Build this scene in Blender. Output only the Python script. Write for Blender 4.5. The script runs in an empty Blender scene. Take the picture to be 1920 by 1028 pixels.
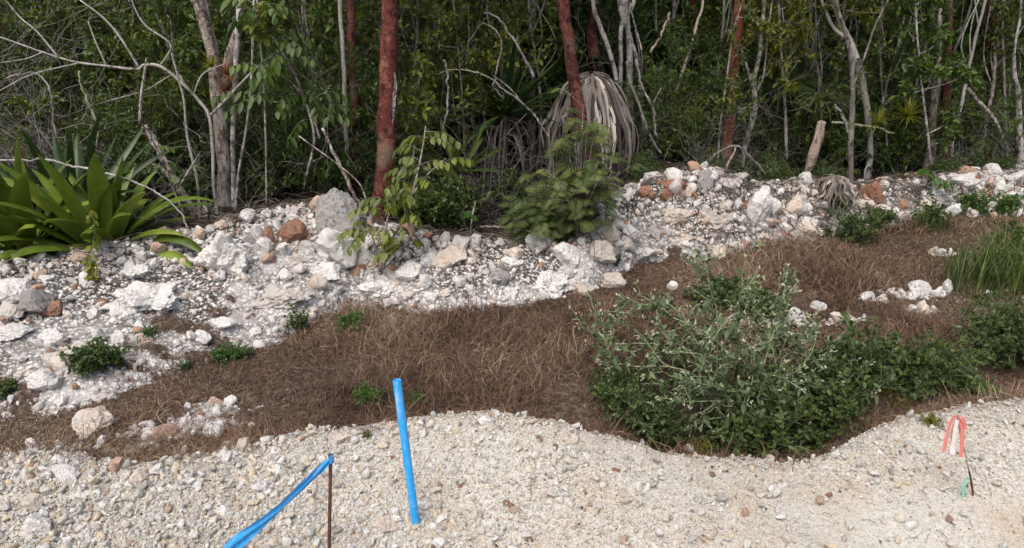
import bpy, bmesh, math, random
import numpy as np
from mathutils import Vector

S = bpy.context.scene
C = S.collection
R = math.radians

# ------------------------------------------------------------------ camera, sky, sun, exposure
CAM_H = 1.70
PITCH = 18.9
FOC = 1387.0                      # focal length in photograph pixels (1920 wide)
cd = bpy.data.cameras.new('camera')
cam = bpy.data.objects.new('camera', cd)
C.objects.link(cam)
cd.sensor_width = 36.0
cd.lens = 36.0 * FOC / 1920.0
cd.clip_start = 0.05
cd.clip_end = 2000
cam.location = (0, 0, CAM_H)
cam.rotation_euler = (R(90 - PITCH), 0, 0)
S.camera = cam

SUN_EL, SUN_AZ = 58, 205          # azimuth measured clockwise from +Y: sun behind the camera, a little to the left
w = bpy.data.worlds.new('World')
S.world = w
w.use_nodes = True
wn = w.node_tree
bg = wn.nodes['Background']
sky = wn.nodes.new('ShaderNodeTexSky')
sky.sky_type = 'NISHITA'
sky.sun_disc = False
sky.sun_elevation = R(SUN_EL)
sky.sun_rotation = R(SUN_AZ)
sky.air_density = 1.0
sky.dust_density = 6.0
sky.ozone_density = 0.6
wn.links.new(sky.outputs[0], bg.inputs[0])
bg.inputs[1].default_value = 0.145
sl = bpy.data.lights.new('sun', 'SUN')
sl.energy = 1.25
sl.angle = R(40)
sl.color = (1.0, 0.99, 0.975)
sun = bpy.data.objects.new('sun', sl)
C.objects.link(sun)
sd = Vector((math.sin(R(SUN_AZ)) * math.cos(R(SUN_EL)), math.cos(R(SUN_AZ)) * math.cos(R(SUN_EL)), math.sin(R(SUN_EL))))
sun.rotation_euler = (-sd).to_track_quat('-Z', 'Y').to_euler()
sun.location = sd * 20

S.view_settings.view_transform = 'Standard'
S.view_settings.look = 'None'
S.view_settings.gamma = 1
S.view_settings.exposure = 0.34
S.render.engine = 'CYCLES'
S.cycles.max_bounces = 6
S.cycles.diffuse_bounces = 3
S.cycles.glossy_bounces = 2
S.cycles.transmission_bounces = 3
S.cycles.transparent_max_bounces = 4

# ------------------------------------------------------------------ numeric helpers
rng = np.random.default_rng(11)
random.seed(11)
A = np.array


def ray(px, py):
    """direction through a photograph pixel, in world axes"""
    sx = (px - 960) / FOC
    sy = -(py - 514) / FOC
    c, s = math.cos(R(PITCH)), math.sin(R(PITCH))
    return A([sx, c + sy * s, -s + sy * c])


def atY(px, py, Y):
    d = ray(px, py)
    return A([0, 0, CAM_H]) + d * (Y / d[1])


def atZ(px, py, z):
    d = ray(px, py)
    t = (z - CAM_H) / d[2]
    return A([0, 0, CAM_H]) + d * t


def ppm(p):
    """photograph pixels per metre at a world point"""
    c, s = math.cos(R(PITCH)), math.sin(R(PITCH))
    return FOC / (p[1] * c - (p[2] - CAM_H) * s)


def _hash(ix, iy, iz, seed):
    n = (ix.astype(np.int64) * 374761393 + iy.astype(np.int64) * 668265263 + iz.astype(np.int64) * 1274126177 + seed * 974634777) & 0xFFFFFFFF
    n = ((n ^ (n >> 13)) * 1274126177) & 0xFFFFFFFF
    n = ((n ^ (n >> 16)) * 2246822519) & 0xFFFFFFFF
    return ((n ^ (n >> 15)) & 0xFFFFFF) / float(0xFFFFFF)


def vnoise(x, y, z, seed=0):
    x, y, z = np.broadcast_arrays(np.asarray(x, float), np.asarray(y, float), np.asarray(z, float))
    ix, iy, iz = np.floor(x), np.floor(y), np.floor(z)
    fx, fy, fz = x - ix, y - iy, z - iz
    fx, fy, fz = [f * f * (3 - 2 * f) for f in (fx, fy, fz)]
    r = 0
    for dx in (0, 1):
        for dy in (0, 1):
            for dz in (0, 1):
                wgt = (fx if dx else 1 - fx) * (fy if dy else 1 - fy) * (fz if dz else 1 - fz)
                r = r + wgt * _hash(ix + dx, iy + dy, iz + dz, seed)
    return r * 2 - 1


def fbm(x, y, z=0.0, octs=4, seed=0, gain=0.5):
    r, a, f, n = 0, 1.0, 1.0, 0
    for o in range(octs):
        r = r + a * vnoise(np.asarray(x) * f, np.asarray(y) * f, np.asarray(z) * f, seed + o * 17)
        n += a
        a *= gain
        f *= 2.03
    return r / n


def worley(x, y, seed=0):
    ix, iy = np.floor(x), np.floor(y)
    best = np.full(np.shape(x), 9.0)
    z0 = np.zeros_like(ix)
    for dx in (-1, 0, 1):
        for dy in (-1, 0, 1):
            cx, cy = ix + dx, iy + dy
            px = cx + _hash(cx, cy, z0, seed)
            py = cy + _hash(cx, cy, z0, seed + 5)
            best = np.minimum(best, (px - x) ** 2 + (py - y) ** 2)
    return np.sqrt(best)


def sst(t):
    t = np.clip(t, 0, 1)
    return t * t * (3 - 2 * t)


# ------------------------------------------------------------------ terrain, laid out in plan (metres)
def curve(pts):
    w_ = A([atZ(px, py, z) for px, py, z in pts])
    o = np.argsort(w_[:, 0])
    return w_[o, 0], w_[o, 1], A([p[2] for p in pts])[o]


CREST = curve([(-250, 868, .03), (0, 868, .03), (120, 858, .03), (240, 888, .03), (310, 880, .05), (440, 845, .10), (560, 815, .13), (640, 802, .15), (740, 793, .16),
               (910, 785, .17), (1060, 806, .15), (1150, 820, .13), (1240, 848, .10), (1330, 858, .08), (1400, 852, .08), (1470, 862, .07),
               (1560, 846, .08), (1620, 815, .10), (1700, 785, .12), (1820, 766, .13), (1920, 752, .13), (2150, 735, .13)])
FRONT = curve([(-250, 790, .0), (0, 775, .0), (110, 768, .0), (200, 745, .0), (300, 712, .0), (370, 690, .0), (440, 655, .0), (520, 640, .0), (590, 612, .0), (650, 577, .0), (760, 578, 0),
               (850, 578, 0), (1000, 563, 0), (1100, 548, 0), (1170, 515, 0), (1200, 492, 0), (1300, 487, 0), (1440, 466, 0), (1560, 440, 0),
               (1700, 425, .03), (1820, 408, .05), (1920, 398, .06), (2200, 380, .08)])
TOP = curve([(-250, 500, .42), (0, 500, .40), (150, 478, .40), (300, 448, .40), (350, 438, .42), (480, 420, .42), (560, 402, .44), (640, 395, .42), (740, 452, .28),
             (850, 462, .24), (960, 470, .22), (1060, 462, .22), (1120, 425, .34), (1190, 362, .47), (1260, 342, .54), (1330, 334, .56), (1420, 358, .50),
             (1500, 372, .36), (1560, 376, .31), (1650, 374, .28), (1720, 368, .28), (1790, 350, .32), (1920, 345, .30), (2200, 335, .30)])
DITCH = (A([-3, -.9, -.2, .35, .7, 1.1, 1.45, 1.9, 3]), A([-.02, -.04, -.05, -.10, -.24, -.26, -.20, -.12, -.08]))


def zones(x, y):
    """yc crest, yr foot of the bank, yt top of the bank and their heights at x"""
    yc, zc = np.interp(x, CREST[0], CREST[1]), np.interp(x, CREST[0], CREST[2])
    yc = yc + .030 * fbm(np.asarray(x) * 5, 3.3, 0, 3, 77)
    yr, zr = np.interp(x, FRONT[0], FRONT[1]), np.interp(x, FRONT[0], FRONT[2])
    yt, zt = np.interp(x, TOP[0], TOP[1]), np.interp(x, TOP[0], TOP[2])
    yt = np.maximum(yt, yr + .40)
    return yc, zc, yr, zr, yt, zt


def hbase(x, y):
    x, y = np.asarray(x, float), np.asarray(y, float)
    yc, zc, yr, zr, yt, zt = zones(x, y)
    zg = np.interp(x, *DITCH)
    z = zc * sst((y - (yc - .85)) / .85)
    z = z + (zg - zc) * sst((y - yc) / .20)
    z = z + (zr - zg) * sst((y - yc - .25) / np.maximum(.5, (yr - yc) * .5))
    z = z + (zt - zr) * np.clip((y - yr) / (yt - yr), 0, 1) ** .85
    z = z + .09 * fbm(x * 1.9, 7.7, 0, 3, 27) * sst((y - yr) / (yt - yr))
    beh = np.maximum(y - yt, 0)
    z = z - .14 * sst(beh / .6) + .02 * np.minimum(beh, 12)
    return z


def masks(x, y):
    yc, zc, yr, zr, yt, zt = zones(x, y)
    n = fbm(x * 2.2, y * 2.2, 0, 4, 3) * .22
    nf = fbm(x * 9, y * 9, 0, 4, 5) * .13
    bank = sst((y + n * .6 + nf - yr + .03) / .04) * (1 - sst((y + n - yt - .30) / .3))
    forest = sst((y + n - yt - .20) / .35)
    grav = 1 - sst((y + n * .05 + nf * .12 - yc + .0) / .05)
    return bank, forest, grav


def hf(x, y):
    x, y = np.asarray(x, float), np.asarray(y, float)
    yc, zc, yr, zr, yt, zt = zones(x, y)
    b = sst((y - yr) / .2) * (1 - sst((y - yt - .3) / .5))
    g = 1 - sst((y - yc) / .15)
    z = hbase(x, y)
    z = z + (.010 * fbm(x * 6, y * 6, 0, 3, 21) + .045 * fbm(x * 1.5, y * 1.5, 0, 2, 22)) * (.4 + .6 * g)
    left = sst((-x - .6) / .6) * g
    z = z + left * (.035 * fbm(x * 4, y * 4, 0, 3, 31) - .05 * sst(1 - np.hypot((x + 1.75) / .35, (y - 2.3) / .06)))
    z = z + b * (.05 * fbm(x * 2.6, y * 2.6, 0, 4, 23) + .045 * (.45 - worley(x * 4.2, y * 4.2, 24)) + .018 * (.5 - worley(x * 12, y * 12, 25)))
    z = z + (1 - b) * (1 - g) * .025 * fbm(x * 3, y * 3, 0, 3, 26)
    return z


def ground_at(px, py):
    """the point of the terrain seen through a photograph pixel"""
    d = ray(px, py)
    o = A([0, 0, CAM_H])
    t = np.linspace(1.5, 20, 1500)
    P = o[None] + d[None] * t[:, None]
    h = hf(P[:, 0], P[:, 1])
    k = int(np.argmax(P[:, 2] < h))
    if k == 0:
        k = len(t) - 1
    p = P[k]
    return A([p[0], p[1], float(hf(p[0], p[1]))])


def gz(x, y):
    return float(hf(A([x]), A([y]))[0])


# ------------------------------------------------------------------ objects
def tag(o, label=None, cat=None, group=None, kind=None):
    if label: o['label'] = label
    if cat: o['category'] = cat
    if group: o['group'] = group
    if kind: o['kind'] = kind
    return o


def empty(name, loc, rz=0.0):
    o = bpy.data.objects.new(name, None)
    o.empty_display_size = .1
    C.objects.link(o)
    o.location = tuple(float(v) for v in loc)
    o.rotation_euler = (0, 0, rz)
    return o


class MB:
    """collects vertices and faces, then makes ONE mesh object"""
    def __init__(s):
        s.V, s.Q, s.T, s.Rn, s.n = [], [], [], [], 0

    def add(s, V, Q=None, T=None, rnd=None):
        V = np.asarray(V, float).reshape(-1, 3)
        s.V.append(V)
        if Q is not None and len(Q): s.Q.append(np.asarray(Q, np.int64) + s.n)
        if T is not None and len(T): s.T.append(np.asarray(T, np.int64) + s.n)
        if rnd is None: rnd = np.zeros(len(V))
        s.Rn.append(np.broadcast_to(np.asarray(rnd, float), (len(V),)))
        s.n += len(V)
        return s

    def mesh(s, name, mat=None, smooth=True):
        V = np.concatenate(s.V)
        Q = np.concatenate(s.Q) if s.Q else np.zeros((0, 4), np.int64)
        T = np.concatenate(s.T) if s.T else np.zeros((0, 3), np.int64)
        me = bpy.data.meshes.new(name)
        me.vertices.add(len(V))
        me.vertices.foreach_set('co', V.astype(np.float32).ravel())
        me.loops.add(Q.size + T.size)
        me.loops.foreach_set('vertex_index', np.concatenate([Q.ravel(), T.ravel()]).astype(np.int32))
        me.polygons.add(len(Q) + len(T))
        st = np.concatenate([np.arange(len(Q)) * 4, Q.size + np.arange(len(T)) * 3]).astype(np.int32)
        me.polygons.foreach_set('loop_start', st)
        me.polygons.foreach_set('use_smooth', np.full(len(st), smooth, bool))
        at = me.attributes.new('rnd', 'FLOAT', 'POINT')
        at.data.foreach_set('value', np.concatenate(s.Rn).astype(np.float32))
        me.update(calc_edges=True)
        if mat: me.materials.append(mat)
        return me

    def build(s, name, mat, parent=None, smooth=True, origin=None):
        if origin is not None:
            s.V = [v - np.asarray(origin) for v in s.V]
        o = bpy.data.objects.new(name, s.mesh(name, mat, smooth))
        C.objects.link(o)
        if parent is not None:
            o.parent = parent
        elif origin is not None:
            o.location = tuple(float(v) for v in origin)
        return o


def spline(pts, n):
    """Catmull-Rom resampling of control points (rows may carry extra columns)"""
    P = np.asarray(pts, float)
    if len(P) < 3:
        t = np.linspace(0, 1, n)[:, None]
        return P[0] * (1 - t) + P[-1] * t
    E = np.vstack([2 * P[0] - P[1], P, 2 * P[-1] - P[-2]])
    seg = np.linspace(0, len(P) - 1 - 1e-6, n)
    i = seg.astype(int)
    t = (seg - i)[:, None]
    a, b, c, d = E[i], E[i + 1], E[i + 2], E[i + 3]
    return .5 * (2 * b + (c - a) * t + (2 * a - 5 * b + 4 * c - d) * t * t + (3 * b - a - 3 * c + d) * t ** 3)


def tube(mb, P, r, k=8, rnd=0.0, cap=True, lump=0.0, seed=0):
    P = np.asarray(P, float)
    n = len(P)
    r = np.broadcast_to(np.asarray(r, float), (n,))
    T = np.gradient(P, axis=0)
    T /= np.linalg.norm(T, axis=1)[:, None] + 1e-9
    ref = A([1., 0, 0]) if abs(T[:, 0]).mean() < .8 else A([0, 0, 1.])
    U = np.cross(T, ref)
    U /= np.linalg.norm(U, axis=1)[:, None] + 1e-9
    W = np.cross(T, U)
    a = np.arange(k) * 2 * math.pi / k
    rr = r[:, None] * np.ones(k)[None]
    V = P[:, None] + rr[..., None] * (np.cos(a)[None, :, None] * U[:, None] + np.sin(a)[None, :, None] * W[:, None])
    if lump:
        m = fbm(V[..., 0] * 6, V[..., 1] * 6, V[..., 2] * 2.2, 3, seed) + .5 * fbm(V[..., 0] * 25, V[..., 1] * 25, V[..., 2] * 12, 2, seed + 3)
        V = P[:, None] + (V - P[:, None]) * (1 + lump * m)[..., None]
    i = np.arange(n - 1)[:, None] * k
    j = np.arange(k)[None]
    j2 = (j + 1) % k
    Q = np.stack([i + j, i + j2, i + k + j2, i + k + j], -1).reshape(-1, 4)
    V = V.reshape(-1, 3)
    Tt = None
    if cap:
        V = np.vstack([V, P[-1] + T[-1] * r[-1] * .3, P[0]])
        top = (n - 1) * k
        jj = np.arange(k)
        Tt = np.vstack([np.stack([top + jj, top + (jj + 1) % k, np.full(k, n * k)], 1), np.stack([(jj + 1) % k, jj, np.full(k, n * k + 1)], 1)])
    mb.add(V, Q, Tt, rnd)


def nrm(v):
    v = np.asarray(v, float)
    return v / (np.linalg.norm(v, axis=-1, keepdims=True) + 1e-9)


def leaves(mb, P, D, N, L, W, fold=.25, droop=.0, rnd=None, shape=(.30, .70, .9, .75)):
    """ovate folded leaves: base P, direction D, face normal N, length L, width W"""
    P, D, N = np.atleast_2d(P), nrm(np.atleast_2d(D)), np.atleast_2d(N)
    n = len(P)
    if n == 0: return
    L = np.broadcast_to(L, (n,))[:, None]
    W = np.broadcast_to(W, (n,))[:, None] * .5
    Sd = nrm(np.cross(D, N))
    N = np.cross(Sd, D)
    a, b, wa, wb = shape
    dn = A([0, 0, -1.])
    b0 = P
    t = P + D * L + dn * L * droop
    r1 = P + D * L * a + Sd * W * wa + N * W * fold + dn * L * droop * .1
    r2 = P + D * L * b + Sd * W * wb + N * W * fold + dn * L * droop * .5
    l1 = P + D * L * a - Sd * W * wa + N * W * fold + dn * L * droop * .1
    l2 = P + D * L * b - Sd * W * wb + N * W * fold + dn * L * droop * .5
    V = np.stack([b0, r1, r2, t, l2, l1], 1).reshape(-1, 3)
    i = np.arange(n)[:, None] * 6
    Q = np.concatenate([i + A([[0, 1, 2, 3]]), i + A([[0, 3, 4, 5]])])
    if rnd is None: rnd = rng.random(n)
    mb.add(V, Q, None, np.repeat(rnd, 6))


def rdir(n):
    return nrm(rng.normal(size=(n, 3)))


def ribbon(mb, P, wid, side, rnd=0.0, chan=0.0, k=3):
    """a strap along P: width wid (array), across direction side, channel depth chan"""
    P = np.asarray(P, float)
    n = len(P)
    wid = np.broadcast_to(wid, (n,))
    T = nrm(np.gradient(P, axis=0))
    side = np.broadcast_to(side, (n, 3))
    Sd = nrm(side - (side * T).sum(1)[:, None] * T)
    Nn = np.cross(Sd, T)
    u = np.linspace(-1, 1, k)
    V = P[:, None] + Sd[:, None] * (wid[:, None] * .5 * u[None])[..., None] + Nn[:, None] * ((wid[:, None] * chan) * (np.abs(u)[None] ** 1.3))[..., None]
    i = np.arange(n - 1)[:, None] * k
    j = np.arange(k - 1)[None]
    Q = np.stack([i + j, i + j + 1, i + k + j + 1, i + k + j], -1).reshape(-1, 4)
    mb.add(V.reshape(-1, 3), Q, None, rnd)


# ------------------------------------------------------------------ materials
def newmat(name):
    m = bpy.data.materials.new(name)
    m.use_nodes = True
    nt = m.node_tree
    nt.nodes.clear()
    out = nt.nodes.new('ShaderNodeOutputMaterial')
    b = nt.nodes.new('ShaderNodeBsdfPrincipled')
    nt.links.new(b.outputs[0], out.inputs[0])
    return m, nt, b, out


def nd(nt, typ, **kw):
    n = nt.nodes.new(typ)
    for k, v in kw.items():
        if k == 'inp':
            for kk, vv in v.items(): n.inputs[kk].default_value = vv
        else:
            setattr(n, k, v)
    return n


def ramp(nt, fac, stops, interp='LINEAR'):
    r = nt.nodes.new('ShaderNodeValToRGB')
    r.color_ramp.interpolation = interp
    e = r.color_ramp.elements
    while len(e) > 1: e.remove(e[-1])
    e[0].position = stops[0][0]
    e[0].color = (*stops[0][1], 1)
    for p, c in stops[1:]:
        x = e.new(p)
        x.color = (*c, 1)
    nt.links.new(fac, r.inputs[0])
    return r.outputs[0]


def mix(nt, fac, a, b, mode='MIX'):
    m = nt.nodes.new('ShaderNodeMix')
    m.data_type = 'RGBA'
    m.blend_type = mode
    for i, v in ((0, fac), (6, a), (7, b)):
        if hasattr(v, 'links') or isinstance(v, bpy.types.NodeSocket):
            nt.links.new(v, m.inputs[i])
        else:
            m.inputs[i].default_value = v if not isinstance(v, tuple) else (*v, 1)
    return m.outputs[2]


def mth(nt, op, a, b=None, c=None, clamp=False):
    m = nt.nodes.new('ShaderNodeMath')
    m.operation = op
    m.use_clamp = clamp
    for i, v in enumerate((a, b, c)):
        if v is None: continue
        if isinstance(v, bpy.types.NodeSocket): nt.links.new(v, m.inputs[i])
        else: m.inputs[i].default_value = v
    return m.outputs[0]


def noise(nt, co, scale, detail=4, rough=.55, sc=None):
    n = nt.nodes.new('ShaderNodeTexNoise')
    n.inputs['Scale'].default_value = scale
    n.inputs['Detail'].default_value = detail
    n.inputs['Roughness'].default_value = rough
    if sc is not None:
        mp = nt.nodes.new('ShaderNodeMapping')
        mp.inputs['Scale'].default_value = sc
        nt.links.new(co, mp.inputs[0])
        co = mp.outputs[0]
    nt.links.new(co, n.inputs['Vector'])
    return n.outputs[0]


def voro(nt, co, scale, feature='F1'):
    n = nt.nodes.new('ShaderNodeTexVoronoi')
    n.feature = feature
    n.inputs['Scale'].default_value = scale
    nt.links.new(co, n.inputs['Vector'])
    return n


def bump(nt, h, strength, dist, bs):
    b = nt.nodes.new('ShaderNodeBump')
    b.inputs['Strength'].default_value = strength
    b.inputs['Distance'].default_value = dist
    nt.links.new(h, b.inputs['Height'])
    nt.links.new(b.outputs[0], bs.inputs['Normal'])
    return b


def geopos(nt):
    return nt.nodes.new('ShaderNodeNewGeometry').outputs['Position']


def objco(nt):
    return nt.nodes.new('ShaderNodeTexCoord').outputs['Object']


def attr(nt, name):
    n = nt.nodes.new('ShaderNodeAttribute')
    n.attribute_name = name
    return n


STONE_STOPS = [(0, (.66, .63, .59)), (.20, (.74, .72, .70)), (.36, (.60, .55, .49)), (.50, (.76, .72, .66)), (.62, (.50, .48, .46)),
               (.72, (.72, .65, .57)), (.82, (.64, .55, .46)), (.92, (.60, .585, .565)), (.985, (.50, .38, .30)), (1, (.28, .17, .12))]


GRAVEL_STOPS = [(0, (.67, .665, .62)), (.16, (.83, .825, .79)), (.30, (.54, .53, .49)), (.44, (.85, .84, .80)), (.56, (.74, .725, .67)), (.64, (.40, .39, .36)),
                (.72, (.76, .71, .60)), (.85, (.72, .60, .42)), (.94, (.77, .765, .73)), (.988, (.48, .33, .24)), (1, (.18, .12, .08))]


def stone_mat(name, speck=.5, tint=None, stops=None, tamt=.8):
    m, nt, b, out = newmat(name)
    co = geopos(nt)
    oi = nt.nodes.new('ShaderNodeObjectInfo')
    f = mth(nt, 'FRACT', mth(nt, 'ADD', attr(nt, 'rnd').outputs['Fac'], oi.outputs['Random']))
    col = ramp(nt, f, stops or STONE_STOPS)
    n1 = noise(nt, co, 14, 5, .6)
    col = mix(nt, mth(nt, 'MULTIPLY_ADD', n1, tamt, -.36 * tamt, True), col, tint or (.60, .40, .28))
    n2 = noise(nt, co, 55, 5, .7)
    dk = mth(nt, 'MULTIPLY', ramp(nt, n2, [(.52, (0, 0, 0)), (.62, (1, 1, 1))]), speck)
    n3 = noise(nt, co, 7, 3, .5)
    dk = mth(nt, 'MULTIPLY', dk, ramp(nt, n3, [(.38, (0, 0, 0)), (.6, (1, 1, 1))]))
    col = mix(nt, dk, col, (.085, .08, .075))
    nt.links.new(col, b.inputs['Base Color'])
    b.inputs['Roughness'].default_value = .92
    b.inputs['Specular IOR Level'].default_value = .2
    pit = ramp(nt, voro(nt, co, 70).outputs['Distance'], [(.0, (0, 0, 0)), (.35, (1, 1, 1))])
    bump(nt, mth(nt, 'ADD', mth(nt, 'ADD', noise(nt, co, 38, 7, .75), mth(nt, 'MULTIPLY', pit, .25)), mth(nt, 'MULTIPLY', noise(nt, co, 260, 3, .6), .3)), .9, .02, b)
    return m


def leaf_mat(name, stops, trans=.35, rough=.42, spec=.4, objvar=.25):
    m, nt, b, out = newmat(name)
    oi = nt.nodes.new('ShaderNodeObjectInfo')
    f = mth(nt, 'ADD', mth(nt, 'MULTIPLY', attr(nt, 'rnd').outputs['Fac'], 1 - objvar), mth(nt, 'MULTIPLY', oi.outputs['Random'], objvar))
    col = ramp(nt, f, stops)
    n = noise(nt, geopos(nt), 9, 3, .5)
    col = mix(nt, 1.0, col, ramp(nt, n, [(.3, (.75, .8, .7)), (.7, (1.2, 1.15, 1.1))]), 'MULTIPLY')
    nt.links.new(col, b.inputs['Base Color'])
    b.inputs['Roughness'].default_value = rough
    b.inputs['Specular IOR Level'].default_value = spec
    t = nt.nodes.new('ShaderNodeBsdfTranslucent')
    nt.links.new(mix(nt, 1.0, col, (1.2, 1.3, .7), 'MULTIPLY'), t.inputs[0])
    mx = nt.nodes.new('ShaderNodeMixShader')
    mx.inputs[0].default_value = trans
    nt.links.new(b.outputs[0], mx.inputs[1])
    nt.links.new(t.outputs[0], mx.inputs[2])
    nt.links.new(mx.outputs[0], out.inputs[0])
    return m


def bark_mat(name, base, light, dark, lf=.35, df=.35, vs=.25, scale=9, bstr=.6, moss=None):
    m, nt, b, out = newmat(name)
    co = objco(nt)
    oi = nt.nodes.new('ShaderNodeObjectInfo')
    vv = nt.nodes.new('ShaderNodeVectorMath')
    vv.operation = 'ADD'
    nt.links.new(co, vv.inputs[0])
    cc = nt.nodes.new('ShaderNodeCombineXYZ')
    for i in range(3): nt.links.new(mth(nt, 'MULTIPLY', oi.outputs['Random'], 31.0 * (i + 1)), cc.inputs[i])
    nt.links.new(cc.outputs[0], vv.inputs[1])
    co = vv.outputs[0]
    n1 = noise(nt, co, scale, 5, .6, (1, 1, vs))
    n2 = noise(nt, co, scale * 2.3, 5, .65, (1, 1, vs * 1.6))
    n3 = noise(nt, co, scale * 7, 4, .7, (1, 1, .6))
    col = mix(nt, ramp(nt, n1, [(.62 - lf * .35, (0, 0, 0)), (.66 - lf * .2, (1, 1, 1))]), base, light)
    col = mix(nt, ramp(nt, n2, [(.64 - df * .35, (0, 0, 0)), (.68 - df * .2, (1, 1, 1))]), col, dark)
    col = mix(nt, 1.0, col, ramp(nt, n3, [(.3, (.6, .6, .6)), (.7, (1.3, 1.3, 1.3))]), 'MULTIPLY')
    if moss:
        col = mix(nt, ramp(nt, noise(nt, co, 4, 4, .6), [(.56, (0, 0, 0)), (.66, (.8, .8, .8))]), col, moss)
    nt.links.new(col, b.inputs['Base Color'])
    b.inputs['Roughness'].default_value = .8
    b.inputs['Specular IOR Level'].default_value = .25
    fl = ramp(nt, noise(nt, co, scale * 4, 3, .6, (1, 1, 1.6)), [(.60, (0, 0, 0)), (.66, (.55, .55, .55))])
    nt.links.new(mix(nt, fl, col, tuple(min(1, c * 1.5 + .03) for c in light)), b.inputs['Base Color'])
    bump(nt, mth(nt, 'ADD', n2, mth(nt, 'MULTIPLY', n3, .5)), bstr, .02, b)
    return m


def plain_mat(name, col, rough=.5, var=None, scale=30, spec=.5, bstr=0, stretch=None):
    m, nt, b, out = newmat(name)
    co = objco(nt)
    n = noise(nt, co, scale, 4, .6, stretch)
    c = ramp(nt, n, [(.3, col), (.7, var or col)])
    nt.links.new(c, b.inputs['Base Color'])
    b.inputs['Roughness'].default_value = rough
    b.inputs['Specular IOR Level'].default_value = spec
    if bstr: bump(nt, n, bstr, .003, b)
    return m


def rnd_mat(name, stops, rough=.8, spec=.2, trans=0.0):
    m, nt, b, out = newmat(name)
    col = ramp(nt, attr(nt, 'rnd').outputs['Fac'], stops)
    nt.links.new(col, b.inputs['Base Color'])
    b.inputs['Roughness'].default_value = rough
    b.inputs['Specular IOR Level'].default_value = spec
    if trans:
        t = nt.nodes.new('ShaderNodeBsdfTranslucent')
        nt.links.new(col, t.inputs[0])
        mx = nt.nodes.new('ShaderNodeMixShader')
        mx.inputs[0].default_value = trans
        nt.links.new(b.outputs[0], mx.inputs[1])
        nt.links.new(t.outputs[0], mx.inputs[2])
        nt.links.new(mx.outputs[0], out.inputs[0])
    return m


M = {}
M['stone'] = stone_mat('limestone', .55, tamt=.45)
M['pebble'] = stone_mat('gravel_stone', .25, stops=GRAVEL_STOPS, tamt=.25)
M['rubble'] = stone_mat('rubble_stone', .8, tamt=.35, stops=[(0, (.74, .73, .71)), (.25, (.84, .83, .81)), (.4, (.66, .65, .63)), (.55, (.82, .81, .79)), (.66, (.44, .43, .42)),
                                                              (.76, (.76, .70, .63)), (.84, (.66, .54, .45)), (.92, (.50, .30, .21)), (.96, (.36, .17, .11)), (1, (.20, .12, .08))])
M['greystone'] = stone_mat('grey_stone', 1.0, stops=[(0, (.34, .33, .32)), (.5, (.46, .45, .43)), (1, (.26, .25, .24))], tint=(.55, .53, .50))
M['redstone'] = stone_mat('red_stone', .7, stops=[(0, (.26, .12, .08)), (.5, (.34, .18, .12)), (1, (.22, .11, .075))], tint=(.55, .38, .28))
M['pinkstone'] = stone_mat('pink_stone', .35, stops=[(0, (.70, .61, .53)), (.5, (.74, .66, .58)), (1, (.66, .56, .47))], tint=(.60, .40, .28), tamt=.6)
M['whitestone'] = stone_mat('white_stone', .6, stops=[(0, (.80, .79, .77)), (.5, (.82, .81, .78)), (1, (.74, .735, .72))], tint=(.60, .52, .44), tamt=.5)

M['red_bark'] = bark_mat('red_peeling_bark', (.125, .034, .027), (.25, .10, .07), (.045, .014, .013), .30, .40, .5, 8, .7, moss=(.17, .13, .10))
M['dark_red_bark'] = bark_mat('dark_red_bark', (.085, .020, .018), (.15, .055, .042), (.030, .010, .010), .30, .40, .5, 8, .7, moss=(.12, .10, .08))
M['orange_bark'] = bark_mat('orange_red_bark', (.17, .055, .032), (.32, .16, .11), (.10, .022, .014), .40, .35, .35, 8, .7, moss=(.20, .17, .13))
M['pale_bark'] = bark_mat('pale_bark', (.30, .28, .26), (.52, .50, .48), (.10, .09, .08), .55, .45, .35, 10, .6)
M['white_bark'] = bark_mat('white_bark', (.27, .255, .235), (.40, .38, .36), (.12, .11, .10), .5, .2, .2, 10, .4)
M['brown_bark'] = bark_mat('brown_pale_bark', (.27, .225, .20), (.50, .47, .44), (.10, .07, .06), .45, .5, .3, 12, .8)
M['grey_bark'] = bark_mat('grey_bark', (.16, .145, .13), (.28, .26, .24), (.06, .05, .045), .4, .4, .25, 12, .7, moss=(.07, .085, .03))
M['twig'] = bark_mat('grey_twig_bark', (.19, .175, .16), (.32, .30, .28), (.08, .07, .065), .5, .4, .3, 10, .3)
M['green_twig'] = bark_mat('pale_green_stem', (.25, .28, .16), (.38, .40, .26), (.14, .12, .07), .5, .3, .3, 10, .2)
M['dead_wood'] = bark_mat('dead_wood', (.42, .33, .27), (.58, .48, .41), (.20, .13, .10), .5, .4, .12, 14, .9)
M['log'] = bark_mat('weathered_log', (.26, .23, .20), (.40, .37, .34), (.09, .075, .065), .4, .4, .8, 12, .8)

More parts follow.
